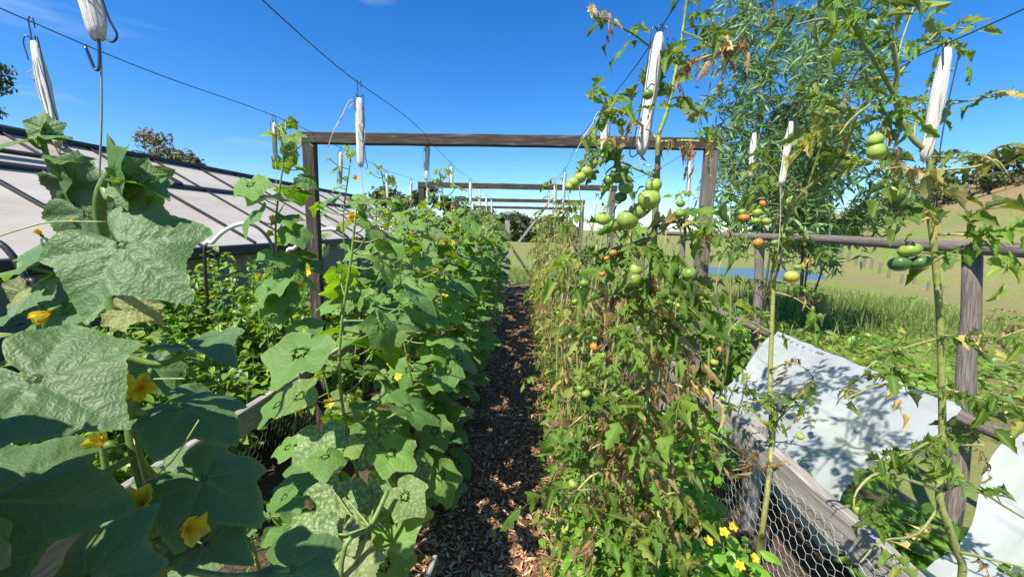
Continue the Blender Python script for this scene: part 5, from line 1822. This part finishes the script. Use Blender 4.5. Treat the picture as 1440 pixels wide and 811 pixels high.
# ------------------------------------------------------------------ trees
def tuft_tree(name, x, y, z0, h, rx, n, leaf, label, mat='tree', group=None, base=.28, squash=1.0, nb=11, tone=.3, tps=None, rndseed=None):
    t = empty(name, (x, y, z0), label, 'tree', group)
    mbl, mbs = MB(), MB()
    tr = h * .035
    top = np.array([x + rs.uniform(-.05, .05) * h, y, z0 + h * .62])
    tp_ = smooth_path([(x, y, z0 - .2), (x + rs.uniform(-.03, .03) * h, y, z0 + h * .3), top], 5)
    mbs.tube(tp_, np.linspace(tr, tr * .45, len(tp_)), 7)
    cl = []
    for k in range(nb):
        a = k * 2.4 + rs.uniform(-.4, .4)
        f = rs.uniform(base, 1)
        rad = rx * math.sqrt(max(.05, 1 - ((f - .55) / .55) ** 2)) * rs.uniform(.45, 1)
        c = np.array([x + rad * math.cos(a), y + rad * math.sin(a) * squash, z0 + h * f * rs.uniform(.88, 1.0)])
        s0 = np.array([np.interp(min(f, .6) * .8, [0, .62], [tp_[0, i], tp_[-1, i]]) for i in range(3)])
        s0[2] = z0 + h * min(f, .62) * .75
        p = smooth_path([s0, (s0 + c) / 2 + [0, 0, -.03 * h], c], 4)
        mbs.tube(p, np.linspace(tr * .4, tr * .12, len(p)), 5, caps=False)
        cl.append((c, rx * rs.uniform(.28, .52)))
    cl.append((top + [0, 0, h * .2], rx * .4))
    per = n // len(cl)
    tps = OVL2 if tps is None else tps
    for c, r in cl:
        tone_ = rs.uniform(0, tone)
        for k in range(per):
            d = rdir()
            rr = r * rs.rand() ** .4
            p = c + d * rr * np.array([1, 1, .72])
            mbl.place(tps[rs.randint(len(tps))], orient(nrm(d + rs.normal(0, .6, 3) + [0, 0, .5]), rdir() + [0, 0, -.3]), leaf * rs.uniform(.6, 1.3), p, tint=tone_ + rs.uniform(0, .3), rnd=rs.rand())
    mbl.build('crown', M[mat], t)
    mbs.build('trunk', M['bark'], t)
    return t


# feathery weeping tree on the right
def weeping(x, y, h, label):
    t = empty('weeping_tree', (x, y, terrain(x, y)), label, 'tree')
    mbl, mbs = MB(), MB()
    z0 = float(terrain(x, y))
    for k in range(9):
        a = rs.uniform(0, 2 * PI)
        r = .26 * h * math.sqrt(rs.rand())
        topz = z0 + h * rs.uniform(.62, 1.0)
        if k == 0:
            r, topz = .35, z0 + h
            a = PI
        e = np.array([x + r * math.cos(a), y + r * math.sin(a), topz])
        p = smooth_path([(x, y, z0 - .2), (x + .3 * r * math.cos(a), y + .3 * r * math.sin(a), z0 + h * .35), (x + .75 * r * math.cos(a), y + .75 * r * math.sin(a), z0 + (topz - z0) * .75), e], 6)
        mbs.tube(p, np.linspace(.018, .003, len(p)), 6)
        for b in range(32):
            f = rs.uniform(.30, 1)
            i = f * (len(p) - 1)
            c = np.array([np.interp(i, np.arange(len(p)), p[:, m]) for m in range(3)])
            az = rs.uniform(0, 2 * PI)
            L_ = rs.uniform(.07, .17) * h
            o = np.array([math.cos(az), math.sin(az), 0])
            q_ = smooth_path([c, c + o * L_ * .35 + [0, 0, .16 * L_], c + o * L_ * .62 + [0, 0, -.15 * L_], c + o * L_ * .72 + [0, 0, -.75 * L_]], 4)
            mbs.tube(q_, np.linspace(.005, .0015, len(q_)), 3, caps=False)
            tone = rs.uniform(0, .4)
            for m in range(27):
                ff = rs.uniform(.15, 1) * (len(q_) - 1)
                cc = np.array([np.interp(ff, np.arange(len(q_)), q_[:, g]) for g in range(3)])
                az2 = rs.uniform(0, 2 * PI)
                d = np.array([math.cos(az2) * .7, math.sin(az2) * .7, rs.uniform(-1.1, .1)])
                mbl.place(WIL[rs.randint(8)], orient(rdir() + [0, 0, .4], d), rs.uniform(.12, .21), cc, tint=tone + rs.uniform(0, .25), rnd=rs.rand())
    mbl.build('crown', M['willow'], t)
    mbs.build('trunk', M['bark'], t)


weeping(3.75, 6.5, 5.9, 'feathery narrow-leaved young tree behind the tomatoes on the right')
weeping(5.0, 7.4, 4.3, 'lower narrow-leaved tree right of the tall feathery one')


def tree_at(px, base_py, y, top_py, rx, n, leaf, label, **k):
    b = P(px, base_py, y)
    z0 = float(terrain(b[0], b[1]))
    h = (P(px, top_py, y)[2] - z0) * 1.1
    return tuft_tree(k.pop('name', 'tree'), b[0], b[1], z0, h, rx, n, leaf, label, **k)


tree_at(246, 300, 22, 203, 1.75, 2600, .22, 'olive tree poking above the greenhouse ridge', base=.62, tone=.9)
tree_at(-20, 300, 14, 80, 1.15, 2400, .16, 'dark tree cut by the left edge above the greenhouse', base=.45)
tree_at(-12, 300, 30, 165, 1.6, 900, .3, 'small tree top behind the greenhouse at the left edge', base=.45)
tree_at(540, 320, 19, 262, 1.3, 1800, .20, 'olive bushy tree behind the cucumbers, left of the second frame post', base=.3, tone=.8)
tree_at(590, 320, 21, 266, 1.2, 1600, .20, 'dark bushy tree behind the second frame post', base=.3)
tree_at(632, 320, 23, 275, 1.3, 1400, .22, 'dark bushy tree right of the second frame post', base=.3)
TL = 'distant trees on the skyline at the end of the path'
for k in range(9):
    px = 655 + k * 17
    tree_at(px, 330, 62 + (k % 3) * 5, [300, 297, 304, 306, 301, 308, 311, 306, 314][k], 2.6, 420, .75, 'distant dark tree in the skyline row seen past the frames, %s from the left' % ORD[k], group=TL, base=.2, nb=8, tone=.4)
HT = 'trees along the crest of the right hill'
for k in range(14):
    x = 72 + k * 5.6
    y = 86 - k * .8 + rs.uniform(-4, 4)
    tuft_tree('hill_tree', x, y, float(terrain(x, y)), rs.uniform(5, 9), rs.uniform(3.0, 4.6), 420, 1.0,
              'tree on the hill crest at right, %s counted from the house side' % ORD[k], group=HT, base=.2, nb=8, tone=.8)
for k in range(8):
    x = 60 + k * 4.0
    y = 82 - k * 2.2 + rs.uniform(-2, 2)
    tuft_tree('hill_shrub', x, y, float(terrain(x, y)), rs.uniform(2.4, 3.6), rs.uniform(2.2, 3.2), 260, .7,
              'olive shrub on the slope below the hill crest, %s from the house' % ORD[k], group='shrubs on the hill slope', base=.15, nb=7, tone=1.0)

# house on the far slope
hd = ray(1240, 300)
for yy in np.linspace(40, 140, 1000):
    hp = EYE + hd * (yy / hd[1])
    if hp[2] <= terrain(hp[0], hp[1]):
        break
hz = float(terrain(hp[0], hp[1]))
hs_ = empty('house', (hp[0], hp[1], hz), 'pale low farmhouse far off at the foot of the hill', 'house')
M['hwall'] = noise_mat('house_wall', [(.3, (.40, .34, .28)), (.7, (.48, .42, .36))], scale=2, bump=0, coord='pos')
M['hroof'] = noise_mat('house_roof', [(.3, (.33, .32, .32)), (.7, (.42, .41, .41))], scale=2, bump=0, coord='pos')
wx, wy, wz = 11.0, 6.0, 2.5
mb = MB()
mb.box((hp[0], hp[1], hz + wz / 2 - .5), (wx, wy, wz + 1))
mb.build('wall', M['hwall'], hs_, smooth=False)
mb = MB()
x0, x1, y0, y1, zt, zr = hp[0] - wx / 2 - .4, hp[0] + wx / 2 + .4, hp[1] - wy / 2 - .4, hp[1] + wy / 2 + .4, hz + wz + .004, hz + wz + .9
mb.add([[x0, y0, zt], [x1, y0, zt], [x1, y1, zt], [x0, y1, zt], [x0 + 2, hp[1], zr], [x1 - 2, hp[1], zr]], [[0, 1, 5, 4], [2, 3, 4, 5], [3, 2, 1, 0]], [[1, 2, 5], [3, 0, 4]])
mb.build('roof', M['hroof'], hs_, smooth=False)
for k in range(3):
    mb = MB()
    mb.box((hp[0] - 2.6 + k * 2.6, hp[1] - wy / 2 - .02, hz + wz * .55), (1.1, .06, 1.0))
    mb.build('window', M['barblack'], hs_, smooth=False)

# pasture fence posts
for k, (a, b) in enumerate(((1165, 355), (1182, 361), (1192, 369), (1203, 373), (1214, 377), (1225, 378), (1236, 384), (1249, 391), (1267, 399), (1285, 399), (1304, 409), (1324, 415))):
    d = ray(a, b)
    best = None
    for yy in np.linspace(6, 80, 800):
        p = EYE + d * (yy / d[1])
        if p[2] <= terrain(p[0], p[1]):
            best = p
            break
    if best is None:
        continue
    mb = MB()
    hgt = 15 / 580 * best[1]
    mb = log([best - [0, 0, .2], best + [0, 0, hgt * .5], best + [rs.uniform(-.06, .06), 0, hgt]], max(.035, 1.5 / 580 * best[1]), 6)
    tag(mb.build('fence_post', M['log'], at=best), 'grey pasture fence post, %s from the left in its line' % ORD[k], 'fence post', 'fence posts across the pasture')

# pond
wm, nt, out = newmat('pond_water')
pbs = N(nt, 'ShaderNodeBsdfPrincipled', i_Roughness=.3)
pbs.inputs['Base Color'].default_value = (.07, .10, .08, 1)
nn_ = N(nt, 'ShaderNodeTexNoise', i_Scale=3.0, i_Detail=3.0)
gg = N(nt, 'ShaderNodeNewGeometry')
nt.links.new(gg.outputs['Position'], nn_.inputs['Vector'])
bb = N(nt, 'ShaderNodeBump', i_Strength=.25, i_Distance=.05)
nt.links.new(nn_.outputs['Fac'], bb.inputs['Height'])
nt.links.new(bb.outputs[0], pbs.inputs['Normal'])
nt.links.new(pbs.outputs[0], out.inputs[0])
mb = MB()
pc = np.array([13.0, 25.0])
an = np.linspace(0, 2 * PI, 40, endpoint=False)
pz = float(terrain(9.0, 25.0)) - .05
rim = np.stack([pc[0] + 4.6 * np.cos(an) * (1 + .1 * np.sin(3 * an)), pc[1] + 3.8 * np.sin(an) * (1 + .1 * np.cos(2 * an)), np.full(40, pz)], 1)
mb.add(np.vstack([rim, [[*pc, pz]]]), None, [[40, k, (k + 1) % 40] for k in range(40)])
tag(mb.build('pond', wm), kind='structure')

# weed tussocks over the pasture and fallen leaves on the path: uncountable
mbl = MB()
for k in range(520):
    rr = 3 + 30 * rs.rand() ** 1.3
    a = rs.uniform(.35, 1.2)
    cx, cy = 2.2 + rr * math.sin(a), 1.5 + rr * math.cos(a)
    if ((cx - 13) / 5) ** 2 + ((cy - 25) / 4.2) ** 2 < 1:
        continue
    tn, sz = rs.uniform(0, .8), rs.uniform(.05, .22) * (1 + rr * .02)
    for m in range(16):
        x, y = cx + rs.normal(0, sz), cy + rs.normal(0, sz)
        az = rs.uniform(0, 2 * PI)
        mbl.place(OVL2[rs.randint(6)], orient(nrm(np.array([0, 0, 1.]) + rs.normal(0, .5, 3)), np.array([math.cos(az), math.sin(az), .6])), sz * rs.uniform(.35, .8), (x, y, float(terrain(x, y)) + rs.uniform(0, sz * .5)), tint=tn + rs.uniform(0, .2), rnd=rs.rand())
tag(mbl.build('pasture_weeds', M['bush']), kind='stuff')
mbl = MB()
for k in range(170):
    y = 1.4 + 7 * rs.rand() ** 1.6
    x = rs.choice([rs.uniform(-.6, .35), rs.normal(-.48, .08), rs.normal(.22, .07)])
    tp = blade(5, 2, 1, .35, OV, droop=rs.uniform(-.6, .6), curl=rs.uniform(-1.4, 1.4), twist=rs.uniform(-1, 1), lobes=.2)
    mbl.place(tp, orient(nrm(np.array([0, 0, 1.]) + rs.normal(0, .4, 3)), rdir() * [1, 1, .2]), rs.uniform(.03, .075), (x, y, .035), tint=rs.uniform(.45, .95), rnd=rs.rand())
tag(mbl.build('fallen_leaves', M['tom']), kind='stuff')

# tall reeds and pasture grass: uncountable
mbl = MB()
for k in range(5200):
    u = rs.normal(0, 1, 2)
    y = 9.6 + u[1] * 1.3
    x = 7.6 + u[0] * 1.5 + (y - 9.6) * .6
    z = float(terrain(x, y))
    az = rs.uniform(0, 2 * PI)
    mbl.place(GRL[rs.randint(8)], orient(rdir() + [0, -.8, .1], np.array([.25 * math.cos(az), .25 * math.sin(az), 1])), rs.uniform(.2, .52), (x, y, z), tint=rs.uniform(.1, .7), rnd=rs.rand())
tag(mbl.build('reeds', M['grassy']), kind='stuff')
mbl = MB()
for k in range(24000):
    r = 2.3 + 22 * rs.rand() ** 1.5
    a = rs.uniform(.05, 1.25)
    x, y = 2.2 + r * math.sin(a) * .9, .5 + r * math.cos(a) * 1.1 + 1.0
    z = float(terrain(x, y))
    az = rs.uniform(0, 2 * PI)
    mbl.place(GRL[rs.randint(8)], orient(rdir() + [0, -.5, .3], np.array([.8 * math.cos(az), .8 * math.sin(az), .9])), rs.uniform(.05, .13) * (1 + r * .03), (x, y, z), tint=rs.uniform(.1, .8), rnd=rs.rand())
for k in range(5000):
    x, y = rs.uniform(-2.5, 2), rs.uniform(11.4, 16)
    az = rs.uniform(0, 2 * PI)
    mbl.place(GRL[rs.randint(8)], orient(rdir() + [0, -.5, .3], np.array([.5 * math.cos(az), .5 * math.sin(az), .9])), rs.uniform(.1, .3), (x, y, float(terrain(x, y))), tint=rs.uniform(.1, .6), rnd=rs.rand())
tag(mbl.build('grass', M['grassy']), kind='stuff')
